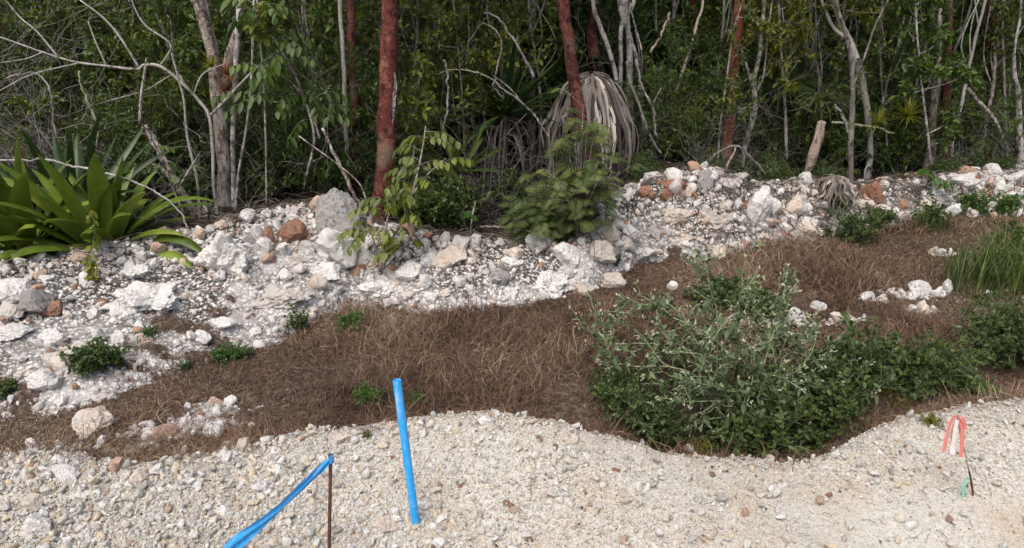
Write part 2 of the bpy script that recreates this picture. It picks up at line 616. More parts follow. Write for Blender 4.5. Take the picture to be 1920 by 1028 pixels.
G = 'leaf_'
M['leaf_dark'] = leaf_mat(G + 'dark', [(0, (.030, .055, .015)), (.5, (.066, .11, .024)), (.85, (.105, .165, .033)), (1, (.19, .24, .05))])
M['leaf_mid'] = leaf_mat(G + 'mid', [(0, (.038, .072, .018)), (.5, (.078, .135, .026)), (.85, (.125, .19, .036)), (1, (.22, .27, .055))])
M['leaf_olive'] = leaf_mat(G + 'olive', [(0, (.055, .078, .017)), (.5, (.11, .145, .027)), (.85, (.175, .21, .036)), (1, (.29, .27, .05))])
M['leaf_yellow'] = leaf_mat(G + 'yellow', [(0, (.10, .12, .012)), (.5, (.17, .19, .02)), (.85, (.25, .26, .03)), (1, (.34, .30, .04))])
M['leaf_bright'] = leaf_mat(G + 'bright', [(0, (.04, .09, .018)), (.5, (.07, .15, .03)), (1, (.12, .22, .045))])
M['leaf_grey'] = leaf_mat(G + 'greygreen', [(0, (.060, .095, .050)), (.5, (.105, .155, .082)), (.85, (.17, .225, .12)), (1, (.32, .36, .20))], .25, .7, .2)
M['leaf_weed'] = leaf_mat(G + 'weed', [(0, (.036, .066, .024)), (.5, (.072, .115, .036)), (.85, (.11, .165, .048)), (1, (.20, .24, .07))])
M['leaf_fern'] = leaf_mat(G + 'fern', [(0, (.06, .095, .034)), (.45, (.11, .155, .052)), (.8, (.18, .21, .07)), (1, (.32, .23, .09))])
M['leaf_palm'] = leaf_mat(G + 'palm', [(0, (.030, .050, .022)), (.5, (.055, .085, .035)), (1, (.13, .15, .07))], .2)
M['leaf_red'] = rnd_mat('leaf_reddish', [(0, (.16, .06, .04)), (.5, (.26, .12, .07)), (1, (.34, .18, .06))], .6, .3, .3)
M['canopy'] = leaf_mat('canopy_leaf', [(0, (.02, .04, .012)), (.5, (.04, .07, .016)), (1, (.08, .12, .025))], .25)


def strap_mat(name, c0, c1, c2, rough=.38):
    m, nt, b, out = newmat(name)
    a = attr(nt, 'rnd').outputs['Fac']
    col = ramp(nt, a, [(0, c0), (.6, c1), (.93, c2), (1, (.26, .23, .06))])
    col = mix(nt, 1.0, col, ramp(nt, noise(nt, objco(nt), 16, 4, .6), [(.3, (.7, .75, .7)), (.7, (1.3, 1.2, 1.1))]), 'MULTIPLY')
    nt.links.new(col, b.inputs['Base Color'])
    b.inputs['Roughness'].default_value = rough
    b.inputs['Specular IOR Level'].default_value = .45
    t = nt.nodes.new('ShaderNodeBsdfTranslucent')
    nt.links.new(col, t.inputs[0])
    mx = nt.nodes.new('ShaderNodeMixShader')
    mx.inputs[0].default_value = .2
    nt.links.new(b.outputs[0], mx.inputs[1])
    nt.links.new(t.outputs[0], mx.inputs[2])
    nt.links.new(mx.outputs[0], out.inputs[0])
    return m


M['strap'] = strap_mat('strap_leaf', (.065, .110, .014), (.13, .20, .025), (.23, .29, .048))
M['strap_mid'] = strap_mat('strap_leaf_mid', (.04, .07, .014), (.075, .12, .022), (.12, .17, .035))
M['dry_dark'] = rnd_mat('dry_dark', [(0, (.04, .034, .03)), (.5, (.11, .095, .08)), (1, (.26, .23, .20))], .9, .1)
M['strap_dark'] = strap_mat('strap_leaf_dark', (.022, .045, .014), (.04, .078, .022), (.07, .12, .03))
M['dry_strap'] = rnd_mat('dry_strap', [(0, (.060, .050, .043)), (.45, (.20, .175, .155)), (.8, (.38, .345, .31)), (1, (.60, .56, .51))], .85, .1)
M['straw'] = rnd_mat('dry_grass', [(0, (.036, .025, .021)), (.2, (.080, .050, .037)), (.42, (.175, .103, .060)), (.6, (.185, .132, .102)), (.8, (.31, .215, .135)), (1, (.47, .40, .31))], .8, .15)
M['grass'] = leaf_mat('green_grass', [(0, (.04, .075, .022)), (.4, (.075, .12, .035)), (.7, (.15, .19, .05)), (1, (.42, .36, .14))], .3, .5)
M['litter'] = rnd_mat('leaf_litter', [(0, (.024, .019, .016)), (.5, (.065, .051, .040)), (.85, (.16, .135, .11)), (1, (.30, .27, .23))], .85, .1)
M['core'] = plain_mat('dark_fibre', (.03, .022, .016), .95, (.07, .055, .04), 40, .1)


def ground_mat():
    m, nt, b, out = newmat('ground')
    co = geopos(nt)
    z = attr(nt, 'zone')
    sp = nt.nodes.new('ShaderNodeSeparateColor')
    nt.links.new(z.outputs['Color'], sp.inputs[0])
    def crisp(o_, amt):
        nn = noise(nt, co, 26, 6, .7)
        q = mth(nt, 'MULTIPLY_ADD', mth(nt, 'SUBTRACT', nn, .5), amt, o_)
        return ramp(nt, q, [(.42, (0, 0, 0)), (.58, (1, 1, 1))])
    bank, forest, grav = crisp(sp.outputs[0], 2.2), crisp(sp.outputs[1], 1.6), crisp(sp.outputs[2], .5)
    v = voro(nt, co, 120)
    fine = ramp(nt, v.outputs['Color'], [(0, (.40, .39, .35)), (.4, (.64, .63, .59)), (.75, (.54, .51, .44)), (1, (.74, .735, .70))])
    patch = ramp(nt, noise(nt, co, 3.2, 4, .6), [(.48, (0, 0, 0)), (.66, (.55, .55, .55))])
    gcol = mix(nt, patch, fine, (.52, .39, .26))
    n1 = noise(nt, co, 42, 6, .72)
    bw = ramp(nt, noise(nt, co, 22, 5, .6), [(.35, (.66, .64, .62)), (.5, (.80, .79, .77)), (.7, (.72, .67, .61))])
    dk = ramp(nt, n1, [(.44, (0, 0, 0)), (.55, (1, 1, 1))])
    dm = ramp(nt, noise(nt, co, 2.6, 5, .65), [(.40, (.6, .6, .6)), (.52, (1, 1, 1))])
    v2 = voro(nt, co, 48)
    gap = ramp(nt, v2.outputs['Distance'], [(.40, (0, 0, 0)), (.58, (.9, .9, .9))])
    dk = mth(nt, 'MAXIMUM', dk, gap)
    dm = mth(nt, 'MAXIMUM', mth(nt, 'MULTIPLY', dm, .8), z.outputs['Alpha'])
    bcol = mix(nt, mth(nt, 'MULTIPLY', dk, dm), bw, (.05, .042, .036))
    rd = ramp(nt, noise(nt, co, 2.3, 5, .7), [(.62, (0, 0, 0)), (.66, (.6, .6, .6))])
    bcol = mix(nt, rd, bcol, (.36, .17, .10))
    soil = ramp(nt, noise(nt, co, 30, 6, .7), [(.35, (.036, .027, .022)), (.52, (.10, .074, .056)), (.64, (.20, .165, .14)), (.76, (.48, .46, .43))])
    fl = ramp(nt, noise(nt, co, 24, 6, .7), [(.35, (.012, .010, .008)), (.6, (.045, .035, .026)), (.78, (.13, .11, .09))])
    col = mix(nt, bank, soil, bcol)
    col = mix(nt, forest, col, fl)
    col = mix(nt, grav, col, gcol)
    nt.links.new(col, b.inputs['Base Color'])
    b.inputs['Roughness'].default_value = .95
    b.inputs['Specular IOR Level'].default_value = .15
    bump(nt, mth(nt, 'ADD', mth(nt, 'MULTIPLY', v.outputs['Distance'], -.5), n1), .8, .012, b)
    return m


M['ground'] = ground_mat()

# ------------------------------------------------------------------ the ground, one sheet to the horizon
PATCH = [(1470, 606, .30, .055), (1705, 553, .26, .055), (1640, 562, .10, .03), (1590, 600, .10, .03), (1330, 565, .07, .04),
         (420, 768, .16, .05), (360, 795, .26, .07), (270, 815, .28, .07), (200, 840, .25, .04), (1740, 585, .12, .04), (1770, 478, .10, .03), (400, 850, .12, .03), (1540, 580, .06, .02)]          # bare limestone showing through the dry grass
PATCH = [(*ground_at(a, b_)[:2], rx, ry) for a, b_, rx, ry in PATCH]
TUFTS = [(350, 615, .22, .09), (400, 590, .14, .08), (300, 660, .20, .06), (430, 560, .05, .05), (260, 690, .20, .05), (70, 830, .5, .08), (180, 790, .35, .10), (330, 840, .25, .06), (30, 730, .1, .03)]
TUFTS = [(*ground_at(a, b_)[:2], rx, ry) for a, b_, rx, ry in TUFTS]


def ell(x, y, L_, seed):
    r = np.zeros(np.shape(x))
    n = fbm(x * 7, y * 7, 0, 3, seed) * .7
    for cx, cy, rx, ry in L_:
        r = np.maximum(r, sst((1.25 - np.hypot((x - cx) / rx, (y - cy) / ry) + n * 1.4) / .7))
    return r


def make_ground():
    xs = np.concatenate([-np.geomspace(900, 6, 22)[:-1], np.arange(-6, -3.6, .08), np.arange(-3.6, 5.6, .026), np.arange(5.6, 9.5, .08), np.geomspace(9.5, 900, 22)])
    ys = np.concatenate([-np.geomspace(900, 1, 18), np.arange(-.8, 1.5, .1), np.arange(1.5, 7.6, .026), np.arange(7.6, 12, .08), np.geomspace(12, 900, 26)])
    X, Y = np.meshgrid(xs, ys)
    Z = hf(X, Y)
    bank, forest, grav = masks(X, Y)
    pt = ell(X, Y, PATCH, 61) * (1 - forest) * sst((fbm(X * 14, Y * 14, 0, 4, 68) + .45) / .3)
    bank = np.maximum(bank, pt)
    tf = ell(X, Y, TUFTS, 62)
    bank = bank * (1 - .75 * tf)
    ny, nx = X.shape
    V = np.stack([X, Y, Z], -1).reshape(-1, 3)
    i = np.arange(ny - 1)[:, None] * nx
    j = np.arange(nx - 1)[None]
    Q = np.stack([i + j, i + j + 1, i + nx + j + 1, i + nx + j], -1).reshape(-1, 4)
    mb = MB()
    mb.add(V, Q)
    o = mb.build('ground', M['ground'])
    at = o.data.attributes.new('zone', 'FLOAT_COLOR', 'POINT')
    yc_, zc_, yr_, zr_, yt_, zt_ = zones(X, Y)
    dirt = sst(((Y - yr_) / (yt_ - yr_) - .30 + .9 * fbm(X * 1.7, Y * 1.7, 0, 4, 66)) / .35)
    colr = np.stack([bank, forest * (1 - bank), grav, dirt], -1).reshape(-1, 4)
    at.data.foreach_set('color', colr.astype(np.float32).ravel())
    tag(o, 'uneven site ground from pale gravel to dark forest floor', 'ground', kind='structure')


make_ground()


def in_view(P, m=60, top=True):
    """rough test: is the point within the frame plus a margin of m photograph pixels"""
    c, s = math.cos(R(PITCH)), math.sin(R(PITCH))
    d = P - A([0, 0, CAM_H])
    dep = d[:, 1] * c - d[:, 2] * s
    up = d[:, 1] * s + d[:, 2] * c
    px = 960 + FOC * d[:, 0] / dep
    py = 514 - FOC * up / dep
    return (px > -m) & (px < 1920 + m) & (py < 1028 + m) & (dep > .3)


# ------------------------------------------------------------------ stones
def ico(sub):
    bm = bmesh.new()
    bmesh.ops.create_icosphere(bm, subdivisions=sub, radius=1)
    V = A([v.co[:] for v in bm.verts])
    F = A([[v.index for v in f.verts] for f in bm.faces])
    bm.free()
    return V, F


ICO = {k: ico(k) for k in (1, 2, 3, 4, 5)}


def rock(sub, seed, planes=10, rough=.06, str_=(1, .8, .65), dlo=.5):
    r = np.random.default_rng(seed)
    V, F = ICO[sub]
    N = nrm(r.normal(size=(planes, 3)))
    d = r.uniform(dlo, .85, planes)
    dot = np.maximum(V @ N.T, 1e-3)
    s = np.minimum(1, (d[None] / dot)).min(1)
    P = V * s[:, None]
    if rough:
        P = P * (1 + rough * fbm(V[:, 0] * 2.5 + seed, V[:, 1] * 2.5, V[:, 2] * 2.5, 3, seed) * 2 + rough * .9 * fbm(V[:, 0] * 7, V[:, 1] * 7, V[:, 2] * 7, 4, seed + 4))[:, None]
    P = P * A(str_)
    P /= np.abs(P[:, 0]).max()
    return P, F


def rotm(n):
    q = nrm(rng.normal(size=(n, 4)))
    a, b, c, d = q.T
    return np.stack([np.stack([1 - 2 * (c * c + d * d), 2 * (b * c - a * d), 2 * (b * d + a * c)], -1),
                     np.stack([2 * (b * c + a * d), 1 - 2 * (b * b + d * d), 2 * (c * d - a * b)], -1),
                     np.stack([2 * (b * d - a * c), 2 * (c * d + a * b), 1 - 2 * (b * b + c * c)], -1)], 1)


def scatter_stones(mb, P, r, sub, nvar, seed, rnd, **kw):
    pool = [rock(sub, seed + k, planes=kw.get('planes', 8), rough=kw.get('rough', .04), str_=(1, rng.uniform(.55, .95), rng.uniform(.4, .8)), dlo=.38) for k in range(nvar)]
    idx = rng.integers(0, nvar, len(P))
    Rm = rotm(len(P))
    for k in range(nvar):
        s = np.where(idx == k)[0]
        if not len(s): continue
        V, F = pool[k]
        W_ = np.einsum('nij,vj->nvi', Rm[s], V) * r[s][:, None, None] + P[s][:, None]
        nv = len(V)
        T = (F[None] + (np.arange(len(s)) * nv)[:, None, None]).reshape(-1, 3)
        mb.add(W_.reshape(-1, 3), None, T, np.repeat(rnd[s], nv))


def gravel():
    # loose stones on the near gravel bank
    n = 470000
    y = rng.uniform(1.75, 3.35, n)
    x = rng.uniform(-3.1, 3.5, n)
    yc = np.interp(x, CREST[0], CREST[1])
    k = y < yc + .045 + .10 * fbm(x * 7, y * 7, 0, 3, 71)
    k = k | ((y < yc + .34) & (rng.random(n) < .22 * np.exp(-(y - yc) / .085)))
    x, y = x[k], y[k]
    P = np.stack([x, y, hf(x, y)], -1)
    k = in_view(P, 420)
    P = P[k]
    n = len(P)
    right = sst((P[:, 0] + .2) / 1.2)
    coarse = fbm(P[:, 0] * 1.5, P[:, 1] * 1.5, 0, 2, 72)
    r = .0024 * np.exp(rng.normal(0, .60, n)) * (1.10 - .15 * right + .35 * coarse)
    r = r * (1 - .5 * sst((P[:, 0] - .75) / .5) * sst((2.42 - P[:, 1]) / .25))
    left = sst((-P[:, 0] - .3) / .8)
    r = np.clip(r * (1 + .12 * left), .0013, .016)
    bigs = rng.random(n) < .0035 * (1 + 3.5 * left)
    r = np.where(bigs, rng.uniform(.009, .024, n), r)
    P[:, 2] += r * rng.uniform(.1, .9, n)
    ochre = sst((fbm(P[:, 0] * 2.2, P[:, 1] * 2.2, 0, 3, 73) + .02) / .35)
    rnd = rng.random(n)
    rnd = np.where(rnd < .955, rnd * .93, rnd)
    rnd = np.clip(np.where(rng.random(n) < ochre * .5, rng.uniform(.72, .88, n), rnd), 0, 1)
    mb = MB()
    big = r > .0075
    scatter_stones(mb, P[~big], r[~big], 1, 14, 100, rnd[~big], planes=7, rough=.0)
    scatter_stones(mb, P[big], r[big], 2, 14, 200, rnd[big], planes=9, rough=.04)
    o = mb.build('gravel', M['pebble'], smooth=False)
    tag(o, 'loose pale crushed limestone gravel covering the near bank', 'gravel', kind='stuff')


gravel()


def rubble():
    # small broken limestone all over the far bank and in the bare patches of the grass
    n = 150000
    x = rng.uniform(-4.2, 6.6, n)
    y = rng.uniform(2.3, 8.2, n)
    bank, forest, grav = masks(x, y)
    pt = ell(x, y, PATCH, 61)
    tf = ell(x, y, TUFTS, 62)
    clump = sst((fbm(x * 2.1, y * 2.1, 0, 3, 81) + .2) / .35)
    dens = np.maximum(bank * (1 - .8 * tf) * (.25 + .75 * clump), pt * .8) * (1 - .6 * forest) * (1 - grav)
    # coarse stones thrown over the left end of the near gravel
    dens = np.maximum(dens, grav * sst((-x - .7) / .6) * .22 * (y > 2.0))
    k = rng.random(n) < dens
    x, y = x[k], y[k]
    P = np.stack([x, y, hf(x, y)], -1)
    k = in_view(P, 330)
    P = P[k]
    n = len(P)
    r = np.clip(.0105 * np.exp(rng.normal(0, .72, n)), .004, .075) * np.interp(P[:, 1], [3, 7], [.9, 1.35])
    P[:, 2] += r * .3
    rnd = rng.random(n)
    red = sst((fbm(P[:, 0] * 1.6, P[:, 1] * 1.6, 0, 3, 83) - .12) / .2)
    rnd = np.where(rng.random(n) < red * .22, rng.uniform(.82, .96, n), rnd * .93)
    mb = MB()
    big = r > .016
    scatter_stones(mb, P[~big], r[~big], 1, 14, 300, rnd[~big], planes=5, rough=0)
    scatter_stones(mb, P[big], r[big], 2, 20, 400, rnd[big], planes=8, rough=.07)
    o = mb.build('limestone_rubble', M['rubble'], smooth=False)
    tag(o, 'small broken white limestone rubble strewn over the far bank', 'rubble', kind='stuff')


rubble()

ROCKS = [  # px, py (centre), width px, height/width, material, label
    (165, 800, 92, .55, 'pinkstone', 'cream angular rock lying alone in the brown grass at the left'),
    (280, 799, 38, .6, 'whitestone', 'small white rock just right of the lone cream angular rock'),
    (228, 594, 74, .58, 'whitestone', 'flat oval white rock at the foot of the big white marl mass'),
    (176, 590, 30, .8, 'stone', 'small round stone touching the left end of the flat oval white rock'),
    (272, 562, 150, .38, 'whitestone', 'big chalky white marl mass below the large strap-leaved plant'),
    (250, 512, 58, .5, 'whitestone', 'white knob of rock on top of the big chalky marl mass'),
    (20, 555, 74, .55, 'whitestone', 'white slab at the left end of the rubble bank under the leaves'),
    (18, 585, 60, .7, 'stone', 'grey white boulder below the white slab at the left end'),
    (70, 578, 62, .55, 'greystone', 'brownish grey rock beside the white slab at the left end'),
    (95, 585, 46, .6, 'redstone', 'rust red rock in the rubble at the far left'),
    (190, 568, 44, .7, 'redstone', 'rust red rock directly under the hanging yellow green leaves'),
    (10, 625, 90, .4, 'whitestone', 'long low white rock at the left edge above the dark green plant'),
    (100, 640, 60, .5, 'whitestone', 'white rock left of the round dark green weed'),
    (420, 480, 120, .75, 'whitestone', 'crumbling white marl lump below the pale forked tree'),
    (420, 608, 58, .45, 'whitestone', 'rounded white rock with reddish stain beside the brown grass tuft'),
    (374, 637, 42, .35, 'whitestone', 'low white stone left of the small pale green weeds'),
    (505, 445, 26, 1.5, 'redstone', 'upright rust red block on top of the left bank'),
    (548, 440, 60, .7, 'redstone', 'broken rust red rock right of the upright rust red block'),
    (632, 412, 92, .75, 'greystone', 'grey boulder capped with white behind the left bank'),
    (628, 468, 92, .85, 'whitestone', 'tall white boulder on the bank left of the leafy sprout'),
    (606, 505, 74, .4, 'whitestone', 'long slanting white slab below the tall white boulder'),
    (680, 480, 56, .9, 'whitestone', 'white boulder between the tall white boulder and the leafy sprout'),
    (520, 560, 130, .35, 'stone', 'wide pale marl shelf above the small upright weed'),
    (700, 545, 80, .45, 'whitestone', 'chalky white mass below the leafy sprout'),
    (735, 455, 60, .7, 'stone', 'speckled pale boulder behind the stems of the leafy sprout'),
    (848, 482, 84, .55, 'pinkstone', 'slanting pinkish slab at the centre of the bank'),
    (768, 512, 48, .7, 'whitestone', 'white rock right of the sprout base'),
    (800, 533, 28, .9, 'whitestone', 'cube-like white stone in the middle of the bank'),
    (808, 556, 32, .7, 'whitestone', 'white stone directly under the cube-like white stone'),
    (812, 577, 28, .6, 'whitestone', 'white stone lowest of the three stacked at the centre'),
    (965, 474, 44, .7, 'pinkstone', 'pinkish rock on the bank below the grey tangled mound'),
    (962, 495, 52, .4, 'whitestone', 'smooth bluish white flat rock below the pinkish rock'),
    (937, 520, 40, .8, 'greystone', 'grey speckled rock below the smooth flat rock'),
    (960, 549, 34, .8, 'whitestone', 'bright white pointed stone near the brown grass edge at centre'),
    (1005, 450, 76, .85, 'greystone', 'grey domed boulder covered with dry roots left of the fern bush'),
    (1062, 480, 54, .8, 'whitestone', 'white boulder right of the grey domed boulder'),
    (1030, 530, 110, .5, 'whitestone', 'large folded white marl mass at the middle of the bank'),
    (1122, 476, 60, .85, 'stone', 'round cream boulder right under the fern bush'),
    (1142, 442, 38, .8, 'pinkstone', 'small pinkish boulder on top of the round cream boulder'),
    (1178, 436, 42, .75, 'whitestone', 'white boulder right of the small pinkish boulder'),
    (1172, 460, 40, .5, 'pinkstone', 'pink stone below the white boulder by the fern bush'),
    (1200, 475, 74, .45, 'whitestone', 'low bluish white rock at the left foot of the tall rubble heap'),
    (1150, 530, 52, .7, 'stone', 'speckled white rock at the point where the bank meets the grass'),
    (1262, 537, 24, .9, 'whitestone', 'single white stone standing alone in the brown grass'),
    (1268, 408, 92, .55, 'pinkstone', 'large cream slab on the face of the tall rubble heap'),
    (1287, 447, 38, .75, 'pinkstone', 'small pink orange boulder below the large cream slab'),
    (1248, 372, 30, .9, 'redstone', 'bright rust red clod near the top of the tall rubble heap'),
    (1268, 355, 60, .45, 'redstone', 'rust red clods in a band under the heap top'),
    (1248, 335, 26, .7, 'greystone', 'small pale grey stone at the crown of the rubble heap'),
    (1325, 335, 40, 1.3, 'greystone', 'pointed grey rock at the very top of the rubble heap'),
    (1345, 422, 90, .6, 'stone', 'crumbly pale boulder in the middle of the tall rubble heap'),
    (1418, 402, 60, 1.05, 'whitestone', 'big bright white boulder at the right end of the tall rubble heap'),
    (1446, 392, 30, 1.6, 'whitestone', 'thin leaning white slab right of the big bright boulder'),
    (1488, 388, 50, 1.15, 'pinkstone', 'tall knobbly pink rock right of the rubble heap'),
    (1482, 402, 34, .7, 'pinkstone', 'pale pink stone leaning on the front of the knobbly pink rock'),
    (1516, 438, 46, .5, 'pinkstone', 'flat pink white rock below the grey branch'),
    (1640, 366, 48, .7, 'redstone', 'reddish brown earth block right of the brown trunk'),
    (1625, 385, 50, .6, 'pinkstone', 'pale pink rock right of the dried leaf bundle'),
    (1692, 385, 44, .5, 'greystone', 'grey green stone left of the young bright green plant'),
    (1812, 340, 66, .5, 'whitestone', 'big smooth white slab right of the bright green plant'),
    (1857, 322, 24, .9, 'redstone', 'small orange rock behind the white slab at the right'),
    (1905, 337, 40, .3, 'whitestone', 'thin white slab at the right edge of the bank'),
    (1770, 378, 60, .6, 'greystone', 'grey speckled boulder below the big smooth white slab'),
    (1790, 395, 40, .5, 'whitestone', 'white rock under the grey speckled boulder at the right'),
    (1855, 549, 18, .5, 'whitestone', 'small white stone at the foot of the tall green grass'),
    (490, 915, 52, .7, 'whitestone', 'white rock on the gravel left of the blue tape'),
    (795, 950, 34, .85, 'whitestone', 'white rock against the foot of the blue pipe'),
    (825, 972, 26, .5, 'whitestone', 'small pale stone to the right of the rock at the pipe foot'),
    (258, 898, 38, .6, 'pinkstone', 'pinkish cobble at the edge of the gravel on the left'),
    (62, 945, 44, .7, 'stone', 'speckled cobble in the gravel hollow at the lower left'),
    (70, 995, 60, .7, 'whitestone', 'pale block in the lower left corner'),
    (150, 930, 36, .6, 'whitestone', 'white cobble right of the gravel hollow at the lower left'),
    (455, 838, 32, .6, 'pinkstone', 'cream cobble on the gravel crest left of the rusty bar'),
    (500, 826, 26, .6, 'whitestone', 'white cobble on the gravel crest next to the cream cobble'),
    (640, 822, 50, .35, 'pinkstone', 'flat ochre stone on the gravel crest beside the small weed'),
    (735, 800, 26, .6, 'pinkstone', 'small orange stone on the crest touching the blue pipe'),
    (912, 790, 34, .5, 'whitestone', 'white stone on the highest part of the gravel crest'),
    (1075, 825, 20, .7, 'pinkstone', 'small cream stone on the gravel crest left of the grey green bush'),
    (1292, 845, 26, .8, 'whitestone', 'small white stone at the foot of the grey green bush'),
    (1155, 882, 16, .5, 'redstone', 'small reddish stone on the gravel below the bush'),
    (735, 858, 12, .7, 'redstone', 'tiny round red stone on the gravel left of the blue pipe'),
    (825, 912, 13, .6, 'redstone', 'tiny brown stone on the gravel right of the blue pipe'),
    (862, 915, 11, .7, 'redstone', 'tiny dark brown stone further right of the blue pipe'),
    (1555, 932, 14, .6, 'redstone', 'brown clod on the gravel left of the ribboned stake'),
    (725, 985, 60, .5, 'pinkstone', 'ochre crumbly lump in the gravel left of the pipe foot'),
    (420, 960, 30, .6, 'whitestone', 'small white stone left of the lower end of the blue tape'),
    (1455, 612, 0, 0, None, None),
]
RP = []
ROCKPOOL = {}


def place_rock(px, py, wpx, hw, mat, label, seed, grp=None):
    g = ground_at(px, py + wpx * hw * .32)
    r = wpx / ppm(g) * .5
    soft = 'marl' in label or 'mass' in label or 'crumbl' in label
    V, F = rock(5 if soft else 4, 900 + seed, planes=30 if soft else 22, rough=.24 if soft else (.11 if wpx > 45 else .08), str_=(1, .85, min(1.7, hw * 1.15)), dlo=.42)
    a = random.uniform(-.35, .35)
    c, s = math.cos(a), math.sin(a)
    V = V @ A([[c, s, 0], [-s, c, 0], [0, 0, 1]])
    zh = np.abs(V[:, 2]).max()
    mb = MB()
    mb.add(V * r, None, F, 0.0)
    o = mb.build('rock', M[mat], smooth=True)
    me = o.data
    try:
        me.set_sharp_from_angle(angle=R(17))
    except Exception:
        pass
    o.location = (g[0], g[1] + r * .3, g[2] + zh * r * (.22 if soft else .42))
    tag(o, label, 'rock', grp or 'rocks picked out along the banks')
    RP.append((g[0], g[1], r))


for k, (px, py, wp, hw, mt, lb) in enumerate(ROCKS):
    if mt: place_rock(px, py, wp, hw, mt, lb, k)


def common_rocks():
    """nameless rocks of the rubble: copies of a pool, one object each"""
    pool = []
    for k in range(14):
        mb = MB()
        V, F = rock(3, 700 + k, planes=16, rough=.085, str_=(1, random.uniform(.7, .95), random.uniform(.5, .85)))
        mb.add(V, None, F, k / 14 * .93)
        me = mb.mesh('rock', M['stone'] if k % 4 else M['rubble'], True)
        try: me.set_sharp_from_angle(angle=R(17))
        except Exception: pass
        pool.append(me)
    n, tries = 0, 0
    while n < 210 and tries < 12000:
        tries += 1
        x, y = random.uniform(-3.4, 5.8), random.uniform(3.0, 7.6)
        xa, ya = A([x]), A([y])
        bk, fo, gr = masks(xa, ya)
        if bk[0] < .6 or ell(xa, ya, TUFTS, 62)[0] > .3 or y < float(np.interp(x, FRONT[0], FRONT[1])) - .03: continue
        r = .034 * math.exp(random.gauss(0, .40)) * (1 + .12 * (y - 4))
        p = A([[x, y, gz(x, y)]])
        if not in_view(p, -5)[0]: continue
        if any(math.hypot(x - a, y - b) < r * .6 + c * .6 for a, b, c in RP): continue
        RP.append((x, y, r))
        o = bpy.data.objects.new('rock', random.choice(pool))
        C.objects.link(o)
        o.scale = (r, r, r)
        o.rotation_euler = (random.uniform(-.4, .4), random.uniform(-.4, .4), random.uniform(0, 6.28))
        o.location = (x, y, p[0][2] + r * .25)
        tag(o, 'fist-sized white limestone chunk among the rubble of the far bank', 'rock', 'limestone chunks in the rubble bank')
        n += 1


common_rocks()

# ------------------------------------------------------------------ dry brown grass
def dry_grass():
    n = 800000
    x = rng.uniform(-4.0, 6.4, n)
    y = rng.uniform(2.0, 7.2, n)
    yc, zc, yr, zr, yt, zt = zones(x, y)
    nn = fbm(x * 2.2, y * 2.2, 0, 4, 3) * .22
    d = sst((y - yc + .02) / .05) * (1 - sst((y + nn * .6 - yr + .02) / .10))
    d = d * (1 - .93 * ell(x, y, PATCH, 61))
    d = np.maximum(d, ell(x, y, TUFTS, 62))
    d = np.maximum(d, .16 * sst((y - yc + .10) / .08) * (y < yr) * sst((fbm(x * 6, y * 6, 0, 2, 96) + .1) / .2))
    d = np.maximum(d, .03 * (y > yr) * (y < yr + .35))
    d = d * (.38 + .62 * sst((fbm(x * 3, y * 3, 0, 4, 91) + .42) / .5))
    k = rng.random(n) < d
    x, y = x[k], y[k]
    P = np.stack([x, y, hf(x, y)], -1)
    P = P[in_view(P, 330)]
    n = len(P)
    print('grass blades', n)
    tall = .45 + 1.35 * sst((fbm(P[:, 0] * 1.8, P[:, 1] * 1.8, 0, 3, 92) + .25) / .5)
    L = np.minimum(rng.uniform(.03, .12, n) * tall, .15)
    az = rng.uniform(0, 2 * math.pi, n) + 1.5 * fbm(P[:, 0] * 2, P[:, 1] * 2, 0, 2, 93)
    el = np.clip(rng.normal(.75, .4, n), .0, 1.5)
    curl = rng.uniform(.3, 1.9, n)
    H = np.stack([np.cos(az), np.sin(az), 0 * az], -1)
    Z = A([0, 0, 1.])
    pts = [P - A([0, 0, .005])]
    m = 4
    for s in range(m):
        e = el - curl * (s + .5) / m
        az2 = az + rng.normal(0, .42, n)
        H = np.stack([np.cos(az2), np.sin(az2), 0 * az], -1)
        stp = H * np.cos(e)[:, None] + Z * np.sin(e)[:, None]
        q = pts[-1] + stp * (L / m)[:, None]
        q[:, 2] = np.maximum(q[:, 2], P[:, 2] + .004)
        pts.append(q)
    pts = np.stack(pts, 1)
    wd = rng.uniform(.0007, .0015, n) * np.interp(P[:, 1], [2.5, 7], [.9, 1.7])
    sd_ = np.stack([-np.sin(az), np.cos(az), rng.uniform(-.5, .5, n)], -1)
    tw = A([1, .95, .85, .65, .15])
    Vl = pts - sd_[:, None] * (wd[:, None] * tw[None])[..., None]
    Vr = pts + sd_[:, None] * (wd[:, None] * tw[None])[..., None]
    V = np.stack([Vl, Vr], 2).reshape(n, -1, 3)
    i = np.arange(n)[:, None, None] * (2 * (m + 1))
    j = (np.arange(m) * 2)[None, :, None]
    Q = (i + j + A([0, 1, 3, 2])[None, None]).reshape(-1, 4)
    tone = .6 * fbm(P[:, 0] * 1.4, P[:, 1] * 1.4, 0, 3, 95)
    rnd = np.clip(rng.beta(1.5, 2.2, n) + tone * .65, 0, 1)
    mb = MB()
    mb.add(V.reshape(-1, 3), Q, None, np.repeat(rnd, 2 * (m + 1)))
    o = mb.build('dry_grass', M['straw'])
    tag(o, 'matted brown dead grass filling the strip between gravel and rubble', 'grass', kind='stuff')


dry_grass()


